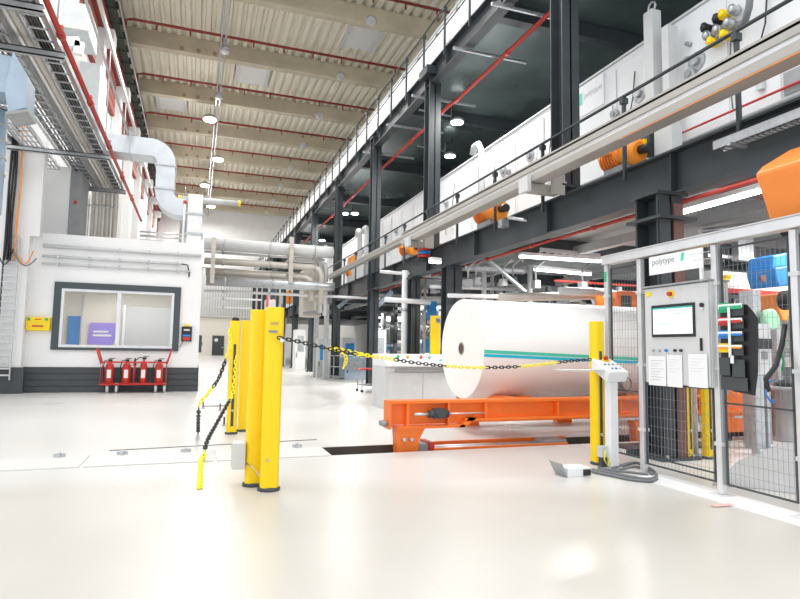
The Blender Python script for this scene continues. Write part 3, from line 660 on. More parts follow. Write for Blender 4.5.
B(7.35, 7.354, a.y-.14, a.y-.05, b.z+.25, b.z+.5).build('green_mark', 'teal', t)
for i in range(5):
    y_ = 5.6+i*2.6; t = thing('cable_bundle', (7.3, y_, 4.3), f'thin black cables and clips on the white module side, {ORD[i]} from the camera', 'cable')
    MB().tube([(7.34, y_, 6.4), (7.3, y_+.02, 5.9), (7.32, y_+.15, 5.6), (7.3, y_+.5, 5.5)], .012, 5).build('cable_run', 'black', t); MB().tube([(7.34, y_+.6, 6.0), (7.3, y_+.62, 5.4), (7.33, y_+.6, 4.9)], .010, 5).build('cable_run', 'cable', t)
    B(7.28, 7.36, y_+.45, y_+.62, 5.42, 5.56).build('junction', 'mgrey', t); B(7.3, 7.36, y_+.1, y_+.2, 5.0, 5.2).build('sensor', 'lgrey', t)
# white pipe column and pale risers in front of lower machine
for i, (px, y0_, w, lab, zt_) in enumerate([(653, 6.9, .16, 'white box riser with a lifting eye in front of the nearest machine modules', 6.6), (320, 0, 0, '', 0)][:1]):
    a = PX(653, 60, 7.1); t = thing('box_riser', (7.1, a.y, 4.04), lab, 'riser')
    zt_ = PX(653, 12, 7.1).z
    B(7.0, 7.2, a.y-.1, a.y+.1, 4.04, zt_).build('shaft', 'lgrey', t, bevel=.01)
    B(7.02, 7.22, a.y-.42, a.y-.28, 4.04, zt_-.45).build('side_pipe', 'lgrey', t)
    MB().tube([(7.1, a.y+.08*math.cos(q/8*2*PI), zt_+.09+.09*math.sin(q/8*2*PI)) for q in range(8)], .02, 6, True).build('lifting_eye', 'galv', t)
for i, (px, py, X, lab) in enumerate([(360, 235, 7.0, 'pale looped pipe rising beside the far machine modules, left of two'), (367, 232, 7.0, 'pale looped pipe rising beside the far machine modules, right of two'), (481, 150, 7.1, 'white slim riser between the second column and the tray'), (326, 250, 6.8, 'pale vertical pipe on the lower deck far along')]):
    a = PX(px, py, X); t = thing('riser_pipe', (X, a.y, 4.04), lab, 'pipe')
    MB().tube([(X, a.y, 4.05), (X, a.y, a.z), (X, a.y+.15, a.z+.2), (X, a.y+.4, a.z+.2), (X, a.y+.5, a.z)], .12 if i != 2 else .09, 10).build('pipe_run', 'lgrey', t); MB().lathe((X, a.y, 5), [(.15,0),(.15,.08)], 10).build('clamp', 'galv', t)
# valve cluster, hose
t = thing('valve_block', PX(725, 30, 7.3), 'cluster of small valves with yellow taps on the nearest white machine module', 'valve block')
for k, (px, py, mt, nm) in enumerate([(710, 30, 'black', 'actuator'), (722, 21, 'black', 'actuator'), (738, 12, 'galv', 'actuator'), (716, 44, 'yellow', 'tap'), (729, 37, 'yellow', 'tap'), (712, 38, 'galv', 'valve_body'), (722, 32, 'galv', 'valve_body'), (733, 25, 'galv', 'valve_body'), (728, 17, 'yellow', 'tap')]):
    c = PX(px, py, 7.28); MB().cyl(c, c+Vector((-.12, 0, 0)), .07, 10).lathe(c+Vector((-.12,0,-.05)), [(.04,0),(.06,.05),(.04,.12)], 8).build(nm, mt, t)
c0, c1 = PX(708, 46, 7.3), PX(740, 22, 7.3)
MB().cyl(c0, c1, .02, 6).cyl(c0+Vector((0,0,.25)), c1+Vector((0,0,.25)), .02, 6).build('manifold_pipe', 'galv', t)
MB().tube([PX(735, 28, 7.2), PX(745, 22, 7.0), PX(749, 8, 7.0), PX(751, -12, 7.0)], .05, 8).build('flexible_hose', 'cable', None, 'dark flexible hose rising from the valve cluster', 'hose')
for i, (px, py) in enumerate([(692, 75), (616, 115), (509, 172), (701, 100), (690, 45), (690, 60)]):
    c = PX(px, py, 7.36); t = thing('gauge', c, f'small round gauge knob on the white machine row, {["below the valve cluster","left of the white box riser","far along beyond the nearest column","lowest on the nearest module","topmost above the tray","second from top above the tray"][i]}', 'gauge')
    r = .09 if i < 3 else .04
    MB().cyl(c, c+Vector((-.08,0,0)), r, 12).build('body', 'galv', t); MB().cyl(c+Vector((-.08,0,0)), c+Vector((-.1,0,0)), r*.6, 10).build('dial', 'mgrey', t)
t = thing('inspection_window', PX(792, 78, 7.3), 'framed dark inspection window on the nearest white module', 'window')
a, b = PX(783, 70, 7.36), PX(812, 92, 7.36)
B(7.3, 7.36, b.y, a.y, b.z, a.z).build('frame', 'lgrey', t); B(7.28, 7.3, b.y+.04, a.y-.06, b.z+.06, a.z-.1).build('pane', 'mgrey', t)
# orange motors on the lower deck
def motor(p, lab, s=1., dy=.7):
    p = Vector(p); t = thing('drive_motor', p-Vector((0,0,.25*s)), lab, 'motor')
    MB().lathe(p, [(.10*s,0),(.15*s,.03),(.15*s,.42*s),(.12*s,.46*s)], 16, (0,dy,.12)).build('motor_housing', 'motor', t)
    m = MB()
    for k in range(6): m.lathe(p+Vector((0,(.08+k*.055)*s,0)), [(.165*s,0),(.165*s,.018*s)], 16, (0,1,.12))
    m.build('cooling_fin', 'orange2', t)
    MB().lathe(p-Vector((0,.0,0)), [(.12*s,-.25*s),(.17*s,-.2*s),(.17*s,0)], 14, (0,dy,.12)).build('gearbox', 'motor', t)
    MB().cyl(p-Vector((0,.25*s,.03*s)), p-Vector((0,.42*s,.05*s)), .06*s, 10).build('shaft_cover', 'black', t)
    B(p.x-.22*s, p.x-.13*s, p.y+.1*s, p.y+.25*s, p.z, p.z+.14*s).build('terminal_box', 'motor', t)
    B(p.x-.1*s, p.x+.1*s, p.y-.1*s, p.y+.35*s, p.z-.45*s, p.z-.16*s).build('bracket', 'mgrey', t)
for i, (px, py, s) in enumerate([(627, 154, 1.2), (493, 211, 1.5), (412, 248, 1.5), (353, 273, 1.3)]):
    c = PX(px, py, 6.45); motor(c, f'orange drive motor on the lower deck behind the handrail, {ORD[i]} from the camera', s)
t = thing('actuator_box', PX(630, 152, 6.7), 'black and yellow actuator box right of the nearest orange motor', 'actuator')
c = PX(650, 152, 6.7); B(6.55, 6.85, c.y-.15, c.y+.15, 4.45, c.z+.3).build('case', 'plinth', t); B(6.5, 6.55, c.y-.1, c.y, c.z, c.z+.15).build('yellow_cap', 'yellow', t); B(6.6, 6.8, c.y-.55, c.y-.2, 4.2, c.z+.25).build('stand', 'lgrey', t)
t = thing('signal_beacon', PX(423, 257, 5.7), 'stacked red, blue and yellow reel hanging on the lower deck beam', 'reel')
c = PX(424, 261, 5.6)
for k, (mt) in enumerate(['black', 'red', 'blue', 'red', 'yellow']): MB().cyl(c+Vector((0,0,-.02+k*.09)), c+Vector((0,0,.06+k*.09)), .17, 14).build('band', mt, t)
MB().cyl(c+Vector((0,0,.43)), c+Vector((0,0,.6)), .03, 8).build('hanger', 'dark', t)
t = thing('control_station', PX(350, 265, 6.3), 'pale control station with an orange mark on the far lower deck', 'control box')
a, b = PX(347, 262, 6.3), PX(356, 288, 6.3); B(6.3, 6.6, b.y, a.y, 4.05, a.z).build('case', 'lgrey', t); B(6.27, 6.3, b.y+.2, a.y-.2, 5, 5.3).build('screen', 'motor', t)
# beige double tray on brackets
t = thing('tray_beam', (5.25, 2.6, 4.2), 'long beige double channel tray running in front of the lower deck', 'tray')
def zt_at(px, py, X=5.3): return PX(px, py, X)
ZT = PX(600, 134, 5.3).z
B(5.16, 5.36, 2.4, 14.6, ZT-.03, ZT).box(5.16, 5.18, 2.4, 14.6, ZT-.11, ZT+.03).box(5.34, 5.36, 2.4, 14.6, ZT-.11, ZT).build('upper_channel', 'beige', t)
B(5.20, 5.34, 2.4, 14.6, ZT-.15, ZT-.10).box(5.18, 5.20, 2.4, 14.6, ZT-.19, ZT-.09).build('slot_channel', 'alu', t)
B(5.12, 5.38, 2.4, 14.6, ZT-.31, ZT-.19).build('lower_channel', 'beige', t, bevel=.01)
MB().cyl((5.10, 2.4, ZT-.33), (5.10, 6, ZT-.33), .006, 6).build('orange_cable', 'motor', t)
t = thing('tray_beam', (5.25, 14.8, 4.2), 'narrow beige tray continuing beyond the second tray bracket', 'tray')
B(5.18, 5.36, 14.6, 24, ZT-.2, ZT-.1).build('channel', 'beige', t); B(5.16, 5.2, 14.6, 24, ZT-.1, ZT-.04).build('lip', 'beige', t)
for i, y in enumerate([8.25, 13.9]):
    t = thing('tray_bracket', (5.5, y, ZT-.5), ['cream bracket holding the tray at the nearest upper column','cream bracket holding the tray at the second upper column'][i], 'bracket')
    B(5.05, X1-.2, y-.1, y+.1, ZT-.46, ZT-.32).build('arm', 'beige', t, bevel=.01); B(5.45, X1-.2, y-.22, y-.18, ZT-.5, ZT-.15).build('gusset', 'beige', t)
    B(5.03, 5.1, y-.14, y+.14, ZT-.47, ZT-.22).build('end_plate', 'lgrey', t)
# perforated tray outside of the deck, right
t = thing('perforated_tray', (5.4, 3, 3.9), 'perforated light grey cable tray beneath the nearest deck edge', 'cable tray')
m = MB(); m.box(5.58, 5.59, 2.5, 5.0, 3.66, 3.76).box(5.74, 5.75, 2.5, 5.0, 3.66, 3.70)
for k in range(40): m.box(5.59, 5.74, 2.5+k*.062, 2.525+k*.062, 3.66, 3.667)
m.build('tray', 'galv', t); B(5.5, X1-.14, 4.7, 4.74, 3.61, 3.65).build('arm', 'galv', t)
# deck lamps
def tube_lamp(p0, p1, lab, w=.09):
    p0, p1 = Vector(p0), Vector(p1); t = thing('fluorescent_lamp', p0, lab, 'lamp')
    MB().bar(p0+Vector((0,0,.06)), p1+Vector((0,0,.06)), w*1.6, .07).build('housing', 'white', t); MB().bar(p0, p1, w, .05).build('tube', 'tube', t)
tube_lamp((7.1, 5.6, 3.5), (7.1, 7.2, 3.5), 'bright fluorescent lamp under the deck right of the near column')
tube_lamp((6.35, 4.3, 3.62), (6.35, 6.0, 3.62), 'fluorescent lamp high under the deck edge beside the perforated tray')
tube_lamp(PZ(535, 270, 3.3), PZ(590, 275, 3.3), 'bright fluorescent lamp above the paper roll')
tube_lamp(PZ(520, 257, 3.5), PZ(600, 262, 3.5), 'long fluorescent lamp farther back under the deck', .1)
tube_lamp(PZ(340+90, 262, 3.3), PZ(440, 263, 3.3), 'short fluorescent lamp behind the second lower column')
tube_lamp((8.2, 4.1, 3.0), (9.0, 4.25, 3.0), 'fluorescent lamp seen through the fence beside the orange robot')
for i, (px, py) in enumerate([(455, 121), (452, 155), (412, 230), (610, 213-0), (323, 241), (355, 213), (440, 151)][:3]):
    pass
for i, (px, py, X) in enumerate([(457, 121, 8.6), (322, 240, 8.2), (355, 213, 8.4), (345, 213, 10), (450, 155, 8.5)]):
    c = PZ(px, py, 8.5); t = thing('deck_lamp', c, f'bright round lamp under the upper deck, {["beside the second upper column","leftmost in the far distance","between the far columns","dimly beyond the far columns","low over the machine row"][i]}', 'lamp')
    MB().lathe(c, [(.2,-.06),(.24,0),(.1,.1)], 14).build('housing', 'galv', t); MB().lathe(c-Vector((0,0,.065)), [(.19,-.02),(.19,0)], 14).build('lens', 'bay', t)
    MB().bar(c+Vector((-.2,0,.1)), c+Vector((-1.3,0,.15)), .04, .04).build('arm', 'galv', t)
    MB().cyl(c+Vector((-.2,0,.1)), c+Vector((-.2,0,.42)), .015, 6).build('hanger', 'galv', t)
# slanting thin bar from deck (bracing/lamp arm)
MB().cyl(PX(508, 218, 5.5), PY(575, 229, 9.5), .03, 6).build('bracing_tube', 'galv', None, 'thin steel tube leading from the deck beam to the inside', 'tube')
a = PX(500, 222, 5.6); B(5.6, X1-.14, a.y-.08, a.y+.08, a.z-.12, a.z+.04).build('clamp_plate', 'galv', None, 'galvanised clamp plate on the lower deck beam', 'clamp')
# ================================================================== TRANSFER CAR AND ROLL
XC0, XC1 = 2.38, 9.4
t = thing('transfer_car', (XC0, 7.1, -.3), 'long orange steel transfer car carrying the white paper roll', 'transfer car')
ztop = .63
MB().box(XC0, XC1, 7.12, 7.36, ztop-.035, ztop).box(XC0+.02, XC1, 7.22, 7.25, .32, ztop-.035).box(XC0+.1, 3.45, 7.12, 7.36, .27, .305).box(3.45, XC1, 7.12, 7.36, .35, .385).prism([(3.35,7.12,.27),(3.5,7.12,.385),(3.62,7.12,.385),(3.45,7.12,.27)], (0,.24,0)).box(XC0, XC0+.03, 7.12, 7.36, .27, ztop-.035).build('front_girder', 'orange', t)
m = MB()
for k, x in enumerate([2.62, 3.2, 3.75, 4.9, 6.0, 7.1, 8.2]): m.box(x, x+.035, 7.13, 7.22, .3 if x < 3.4 else .38, ztop-.03)
m.build('stiffener', 'orange', t)
MB().box(4.3, XC1, 9.1, 9.35, ztop-.035, ztop).box(4.3, XC1, 9.2, 9.23, .3, ztop-.035).box(4.3, XC1, 9.1, 9.35, .27, .3).build('rear_girder', 'orange', t)
B(4.3, 4.5, 7.36, 9.1, .35, ztop-.01).build('end_crossbeam', 'orange', t); B(XC1-.2, XC1, 7.36, 9.1, .3, ztop).build('end_crossbeam', 'orange', t)
for x in (XC0+.12, 6.3, 9.0):
    l = MB().prism([(x-.02,7.14,.27),(x+.38,7.14,.27),(x+.3,7.14,.12),(x+.26,7.14,-.3),(x+.02,7.14,-.3)], (0,.16,0)).build('wheel_leg', 'orange', t)
    MB().cyl((x+.08,7.13,.14),(x+.08,7.09,.14),.025,8).cyl((x+.18,7.13,.14),(x+.18,7.09,.14),.025,8).build('bolt', 'galv', l)
    MB().box(max(x,4.4), max(x,4.4)+.3, 9.15, 9.3, 0, .27).build('rear_foot', 'orange', t)
MB().cyl((XC0-.02, 7.18, .34), (XC0-.08, 7.18, .34), .035, 8).cyl((XC0-.02, 7.28, .34), (XC0-.08, 7.28, .34), .035, 8).build('buffer', 'mgrey', t)
MB().cyl((2.72, 7.12, .455), (2.95, 7.12, .455), .02, 8).cyl((3.15,7.12,.455),(3.75,7.12,.455),.01,6).build('linkage_rod', 'alu', t)
MB().cyl((2.92,7.12,.455),(3.2,7.12,.455),.05,10).box(2.98,3.14,7.06,7.14,.40,.53).cyl((3.06,7.07,.47),(3.06,7.03,.47),.055,12).build('linkage_block', 'plinth', t)
# saddle blocks that carry the roll
for x in (4.6, 6.7): B(x, x+.25, 7.75, 8.85, .3, .54).prism([(x,7.75,.54),(x,8.1,.54),(x,7.75,.62)], (.25,0,0)).prism([(x,8.85,.54),(x,8.85,.62),(x,8.5,.54)], (.25,0,0)).build('saddle', 'orange', t)
# roll
YRo, ZRo, RR = 8.3, 1.32, .775
xa, xb = 3.95, PY(637, 350, YRo).x
t = thing('paper_roll', (xa, YRo, ZRo-RR), 'huge white paper roll with teal and blue band lying on the orange car', 'paper roll')
n = 72; ci = .045
MB().lathe((xa, YRo, ZRo), [(RR-.006,0),(RR,.006),(RR,xb-xa-.006),(RR-.006,xb-xa)], n, (1,0,0)).build('wound_paper', 'paper', t)
m = MB(); vs = []
A = [2*PI*k/n for k in range(n)]
vs = [(xa-.003, YRo+RR*.992*math.cos(a), ZRo+RR*.992*math.sin(a)) for a in A]+[(xa-.003, YRo+.08*math.cos(a), ZRo+.08*math.sin(a)) for a in A]
m.add(vs, [(k, n+k, n+(k+1)%n, (k+1)%n) for k in range(n)]); m.build('roll_end', 'paperend', t)
m = MB(); m.lathe((xa-.01, YRo, ZRo), [(.098,0),(.098,.012)], 28, (1,0,0)); m.build('core', 'core', t)
m = MB(); m.lathe((xa-.014, YRo, ZRo), [(.075,0),(.075,.005)], 24, (1,0,0)); m.build('core_hole', 'pit', t)
def band(py, w, mt, nm):
    q = PY(484, py, YRo-RR); th = math.asin((q.z-ZRo)/RR); m = MB(); vs = []
    x0, x1 = q.x, xb+.0
    for j in range(7):
        a = th-(j/6)*w
        for x, e in ((x0, 0), (x1, -.135)): vs.append((x, YRo-(RR+.004)*math.cos(a+e), ZRo+(RR+.004)*math.sin(a+e)))
    m.add(vs, [(2*j, 2*j+2, 2*j+3, 2*j+1) for j in range(6)], True); m.build(nm, mt, t)
band(350.2, .062, 'teal', 'teal_band'); band(354.3, .055, 'cyan', 'blue_band')
# ================================================================== PIT CONTENTS
t = thing('pit_conveyor', (3, 7.15, -.3), 'low orange and steel drive channel lying in the floor pit', 'conveyor')
B(3.0, 5.05, 7.09, 7.13, -.3, .012).box(3.0, 5.3, 7.52, 7.56, -.3, .03).build('side_rail', 'orange', t)
MB().cyl((3.0, 7.25, -.03), (4.85, 7.25, -.03), .035, 10).cyl((3.0, 7.40, -.03), (4.85, 7.40, -.03), .035, 10).build('roller_shaft', 'alu', t)
B(2.72, 2.95, 7.2, 7.5, -.3, .06).box(4.75, 5.1, 7.2, 7.5, -.3, .04).build('bearing_block', 'mgrey', t); B(2.95, 3.02, 7.15, 7.5, -.3, .08).build('end_stop', 'red', t)
B(2.99, 5.0, 7.3, 7.36, -.3, -.05).build('cover_strip', 'lgrey', t)
# cover plates left of the pit with lugs
for i in range(3):
    x1 = PXL-.02-i*1.35; t = thing('pit_cover_plate', (x1-1.3, 7.3, 0), f'pale steel cover plate closing the floor pit, {ORD[i]} leftward from the open part', 'cover plate')
    B(x1-1.31, x1, 6.98, 7.66, .001, .012).build('plate', mat('cover_plate', (.66,.66,.65), .4), t)
    for dx in (.3, 1.0): c = (x1-dx, 7.62); MB().box(c[0]-.06, c[0]+.06, c[1]-.015, c[1]+.015, .012, .05).box(c[0]-.015, c[0]+.015, c[1]-.05, c[1]+.03, .012, .06).build('lifting_lug', 'galv', t)
MB().cyl((-.9, 7.7, .05), (PXL-.05, 7.7, .09), .006, 5).build('floor_wire', 'cable', None, 'thin wire stretched over the lugs of the pit covers', 'wire')
for i, px in enumerate((203, 220, 224)):
    c = PZ(px, 409+2*i if i < 2 else 426); t = thing('floor_bracket', c, ['small steel bracket on the floor left of the far yellow posts','small steel bracket close to the far yellow posts','small steel bracket at the foot of the far yellow posts'][i], 'bracket')
    B(c.x-.04, c.x+.04, c.y-.06, c.y+.06, 0, .02).build('base', 'galv', t); B(c.x-.015, c.x+.015, c.y-.02, c.y+.02, .02, .14).build('pin', 'copper', t)
c = PZ(244, 433); MB().cyl((c.x+.15, c.y, .05), (c.x+.35, c.y, .05), .045, 10).build('bundle', 'purple', None, 'small purple bundle lying at the foot of the far yellow post', 'bundle')
c = PZ(237, 406.5)
MB().cyl((PZ(203,407).x, c.y, .01), (PZ(248,406).x, c.y, .01), .01, 5).build('floor_rod', 'cable', None, 'thin rod lying on the floor in line with the far brackets', 'rod')
# ================================================================== YELLOW POSTS
def post(x, y, h, w, lab, slot=True, d=None, rot=0):
    d = d or w; t = thing('safety_post', (x, y, 0), lab, 'safety post')
    r = w/2; m = MB(); poly = []
    c = w*.28
    for sx, sy in ((1,-1),(1,1),(-1,1),(-1,-1)):
        cx, cy = x+sx*(w/2-c), y+sy*(d/2-c)
        a0 = math.degrees(math.atan2(sy, sx))-45
        for k in range(6): a = math.radians(a0+k*18); poly.append((cx+c*math.cos(a), cy+c*math.sin(a), .03))
    m.prism(poly, (0,0,h-.03)); m.build('column_body', 'yellow', t, bevel=.006)
    MB().lathe((x, y, 0), [(w*.62,0),(w*.62,.022),(w*.5,.035)], 20).build('base_disc', 'plinth', t)
    if slot:
        B(x-w*.13, x+w*.13, y-d/2-.004, y-d/2+.01, .12, h-.35).build('light_slot', 'pit', t)
        MB().cyl((x, y-d/2-.002, .35), (x, y-d/2-.02, .35), .02, 8).build('bolt', 'galv', t)
    return t
t = post(.57, 5.72, 1.65, .16, 'tall yellow safety post standing behind its twin, with a grey box at the foot', False)
b = MB(); b.box(.365, .485, 5.62, 5.78, .17, .41); b.build('junction_box', 'lgrey', t, bevel=.008)
MB().tube([(.5,5.66,.22),(.56,5.6,.18),(.62,5.58,.10),(.7,5.5,.03)], .006, 5).build('wire', 'galv', t)
t = post(.69, 5.5, 1.665, .165, 'tall yellow safety post nearest the camera, with a small printed mark', False)
MB().text('cmi', (.64, 5.408, 1.50), (1,0,0), (0,0,1), .055, .002).build('printed_mark', 'print_', t)
B(.63, .71, 5.404, 5.412, 1.43, 1.45).build('printed_line', 'print_', t)
MB().cyl((.75, 5.42, 1.36), (.75, 5.37, 1.36), .02, 10).build('chain_hook', 'darkwhite', t)
B(.60, .62, 5.41, 5.418, 1.56, 1.62) and None
MB().cyl((.66,5.415,.28),(.66,5.40,.28),.012,8).build('bolt','galv',t)
a = PZ(235.5, 434); t = post(PZ(231,434).x, 9.1, 1.68, .15, 'far yellow post with an open dark slot, left of the near pair', True)
xq = PZ(231,434).x
MB().lathe((xq, 9.1, 1.68), [(.06,0),(.05,.04),(.02,.06)], 12).build('cap_knob', 'black', t)
post(PZ(241.5,430).x, 9.35, 1.70, .15, 'far yellow post right of the slotted one', False)
t = post(PZ(589,462).x, 5.72, 1.66, .14, 'slim yellow post with a dark groove behind the operator pedestal', True)
for i, px in enumerate((684, 708)):
    c = PZ(px+(4 if i == 0 else 0), 459); post(c.x, c.y, 2.1, .11, ['yellow post behind the fence, left of the grey post','yellow post behind the fence, right of the grey post'][i], True)
c = PZ(700, 457); t = thing('grey_post', (c.x, c.y+.1, 0), 'plain grey post standing between two yellow posts behind the fence', 'post')
MB().cyl((c.x, c.y+.1, .02), (c.x, c.y+.1, 2.0), .06, 12).build('shaft', 'lgrey', t); MB().cyl((c.x, c.y+.1, 0), (c.x, c.y+.1, .02), .11, 12).build('base_disc', 'mgrey', t)
# ================================================================== CHAINS
def links(path, L=.055, r=.0065, w=.014):
    P = [Vector(p) for p in path]; D = [0]
    for i in range(len(P)-1): D.append(D[-1]+(P[i+1]-P[i]).length)
    n = max(2, int(D[-1]/(L*.74))); m = MB()
    def at(s):
        for i in range(len(P)-1):
            if s <= D[i+1] or i == len(P)-2: return P[i]+(P[i+1]-P[i])*((s-D[i])/(D[i+1]-D[i])), (P[i+1]-P[i]).normalized()
    for k in range(n):
        c, d = at((k+.5)*D[-1]/n); u = d.cross(Vector((0,0,1))); u = u.normalized() if u.length > .1 else Vector((1,0,0)); v = u if k % 2 else d.cross(u)
        m.tube([c+d*(L/2-w)*(1 if abs(a) < 90 else -1)+d*w*math.cos(math.radians(a))+v*w*math.sin(math.radians(a)) for a in (-75,-25,25,75,105,155,205,255)][:8], r, 5, True)
    return m
def chain(pts, secs, lab, L=.055, r=.0062, w=.0135):
    # pts: smooth path; secs: list of (fraction end, colour)
    P = [Vector(p) for p in pts]; C = []
    for i in range(len(P)-1):
        p0, p1, p2, p3 = P[max(i-1,0)], P[i], P[i+1], P[min(i+2, len(P)-1)]
        for k in range(8):
            s = k/8; C.append(.5*((2*p1)+(p2-p0)*s+(2*p0-5*p1+4*p2-p3)*s*s+(3*p1-p0-3*p2+p3)*s**3))
    C.append(P[-1]); n = len(C); t = thing('barrier_chain', P[0], lab, 'chain'); f0 = 0
    for f1, mt in secs:
        a, b = int(f0*(n-1)), int(f1*(n-1))
        links(C[a:b+1], L, r, w).build('yellow_links' if mt == 'chainy' else 'black_links', mt, t); f0 = f1
YC = 5.6
xs = [(278,337.5),(300,342),(330,349),(360,354.5),(385,358),(410,362),(432,364.5),(460,367),(490,367.5),(520,366.5),(545,364),(570,361),(591,359.5)]
pts = [PY(px, py+.5, 5.38+(px-278)/313*.27) for px, py in xs]
chain(pts, [(.245,'black'),(.37,'chainy'),(.55,'black'),(.66,'chainy'),(.755,'black'),(.885,'chainy'),(1.,'black')], 'yellow and black plastic chain sagging between the posts in front of the roll')
# second chain farther back: yellow part and vertical loop near the far column
xs = [(344,351),(360,355),(380,359),(386,362)]
chain([PY(px, py, 16) for px, py in [(328,349),(344,351),(360,354.5),(375,357.5),(384,360)]], [(1.,'chainy')], 'bright yellow chain end hanging by the far mezzanine column', .12, .022, .04)
chain([PY(px, py, 16) for px, py in [(340,351),(345,356),(346,362),(343,369)]], [(1.,'chainy')], 'yellow chain loop hanging beside the far rack', .12, .02, .035)
yA = 9.0
chain([(xq-.09, 9.05, 1.55), PY(230,345,8.9), PY(225,362,8.8), PY(218,380,8.6), PY(208,394,8.5), PY(200,404,8.4), PY(198.5,415,8.5), (PZ(198,435).x, PZ(198,435).y, .02)], [(.28,'chainy'),(.5,'black'),(.78,'chainy'),(1.,'black')], 'slack chain drooping from the far slotted post down to the floor', .075, .01, .02)
chain([(xq+.02, 8.98, 1.15), PY(233,392,8.8), PY(226,407,8.4), PY(216,425,7.9), PY(207,442,7.3), (PZ(202,453).x, 6.97, .03), (PZ(201,462).x, PZ(201,462).y, .014), (PZ(199.5,490).x, PZ(199.5,490).y, .014)], [(.22,'chainy'),(.66,'black'),(1.,'chainy')], 'chain falling from the far post and trailing over the floor towards the camera', .075, .01, .02)
# ================================================================== FENCE
XF = 4.65
fy = [5.72, 5.17, 4.18, 3.40, 2.6]
ZF = 2.34
plabs = ['grey fence post left of the control cabinet, behind the pedestal', 'grey fence post at the left edge of the control cabinet', 'grey fence post at the right edge of the control cabinet', 'grey fence post beside the orange robot', 'grey fence post outside the right edge']
t = thing('safety_fence', (XF, 4, 0), 'wire mesh safety fence with aluminium posts and a broad top rail', 'fence')
fence = t
MB().box(XF-.036, XF-.031, 5.70, 5.74, 2.14, 2.26).build('green_light', 'green', t)
for i, y in enumerate(fy[:4]):
    q = B(XF-.03, XF+.03, y-.03, y+.03, .012, ZF).build('fence_post', 'alu', t, bevel=.008)
    B(XF-.015, XF+.015, y-.045, y-.031, .1, ZF).build('dark_profile', 'mgrey', q)
    B(XF-.08, XF+.08, y-.08, y+.08, 0, .012).build('base_plate', 'lgrey', q)
    for z in (.45, 1.15, 1.95): B(XF-.04, XF+.04, y-.05, y+.036, z, z+.035).build('clamp', 'lgrey', q)
q = B(XF-.06, XF+.06, 2., 5.76, ZF+.005, ZF+.10).build('top_rail', 'alu', t, bevel=.008); B(XF-.065, XF+.065, 2., 5.76, ZF+.10, ZF+.112).build('lid', 'lgrey', q)
def panel(y0, y1, z0, z1, x=XF, step=.046):
    q = MB().box(x-.008, x+.008, y0, y1, z0-.016, z0).box(x-.008, x+.008, y0, y1, z1, z1+.016).box(x-.008, x+.008, y0, y0+.016, z0, z1).box(x-.008, x+.008, y1-.016, y1, z0, z1).box(x-.008, x+.008, y0, y1, (z0+z1)/2-.36, (z0+z1)/2-.345).build('panel_frame', 'plinth', t)
    m = MB(); r = .0012; y = y0+.03
    while y < y1-.02: m.box(x-r, x+r, y-r, y+r, z0, z1); y += step
    m.build('vertical_wires', 'meshwire', q, kind='stuff')
    m = MB(); z = z0+.1
    while z < z1-.05: m.box(x+.003, x+.006, y0, y1, z-r, z+r); z += .1
    m.build('horizontal_wires', 'meshwire', q, kind='stuff')
panel(5.21, 5.66, .16, 2.28); panel(4.24, 5.12, .12, .96); panel(3.45, 4.12, .12, 2.28); panel(2.2, 3.35, .12, 2.28)
# ================================================================== CONTROL CABINET on the fence
x0c = XF-.09; y0c, y1c = PX(709.5,330,x0c).y, PX(645,330,x0c).y; zb, ztp = .985, 1.99
t = thing('control_cabinet', (XF-.1, 4.7, zb), 'light grey operator cabinet with a touch screen mounted on the fence', 'control cabinet')
B(x0c+.02, XF+.16, y0c, y1c, zb, ztp).build('cabinet_body', 'lgrey', t, bevel=.006)
dr = B(x0c, x0c+.018, y0c+.005, y1c-.005, zb+.005, ztp-.01).build('door', 'lgrey', t, bevel=.004)
B(x0c-.02, XF+.17, y0c-.01, y1c+.01, ztp+.001, ztp+.018).build('rain_lid', 'mgrey', t)
def onface(px, py): p = PX(px, py, x0c); return p
a, b = onface(652, 305.5), onface(696, 337.5); ya, yb_ = max(a.y, b.y), min(a.y, b.y)
zs1, zs0 = (onface(652,306).z+onface(696,303).z)/2, (onface(652,337).z+onface(696,338).z)/2
s = B(x0c-.012, x0c-.001, yb_, ya, zs0, zs1).build('screen_bezel', 'black', t, bevel=.003)
B(x0c-.014, x0c-.0125, yb_+.025, ya-.025, zs0+.03, zs1-.03).build('display', 'screen', s)
B(x0c-.0155, x0c-.0142, yb_+.025, ya-.025, zs1-.045, zs1-.03).build('title_bar', 'screenbar', s)
m = MB(); 
for k in range(4): m.box(x0c-.0152, x0c-.0142, ya-.05-.09*k-.1*(k%2), ya-.04-.09*k, zs0+.08+.05*k, zs0+.084+.05*k)
m.build('trace_line', 'screenbar', s)
def knob(px, py, r, mt, nm, dd=.03, base=None, br=0):
    c = onface(px, py)
    if base: MB().cyl((x0c-.001, c.y, c.z), (x0c-.005, c.y, c.z), br, 20).build('yellow_disc', base, t)
    MB().cyl((x0c-.006, c.y, c.z), (x0c-dd, c.y, c.z), r, 16).build(nm, mt, t)
knob(671, 294.5, .022, 'red', 'emergency_stop', .04, 'yellow', .042)
c = onface(648.5, 294.5); B(x0c-.004, x0c-.001, c.y-.035, c.y+.03, c.z-.028, c.z+.022).build('warning_sticker', 'yellow', t)
knob(702.5, 305.5, .022, 'black', 'key_lock', .02); knob(702.5, 309, .012, 'white', 'lamp', .015)
for px, mt in ((654, 'galv'), (660, 'galv'), (667, 'blue'), (676, 'black'), (682, 'black')): knob(px, 351, .014, mt, 'push_button', .025)
c = onface(702, 345); B(x0c-.02, x0c-.001, c.y-.008, c.y+.008, c.z-.06, c.z+.06).build('door_handle', 'black', t)
def facebox(p0, p1, dx, mt, nm, par, **k):
    a, b = onface(*p0), onface(*p1); return B(x0c-dx-.004, x0c-dx, a.y, b.y, b.z, a.z).build(nm, mt, par, **k)
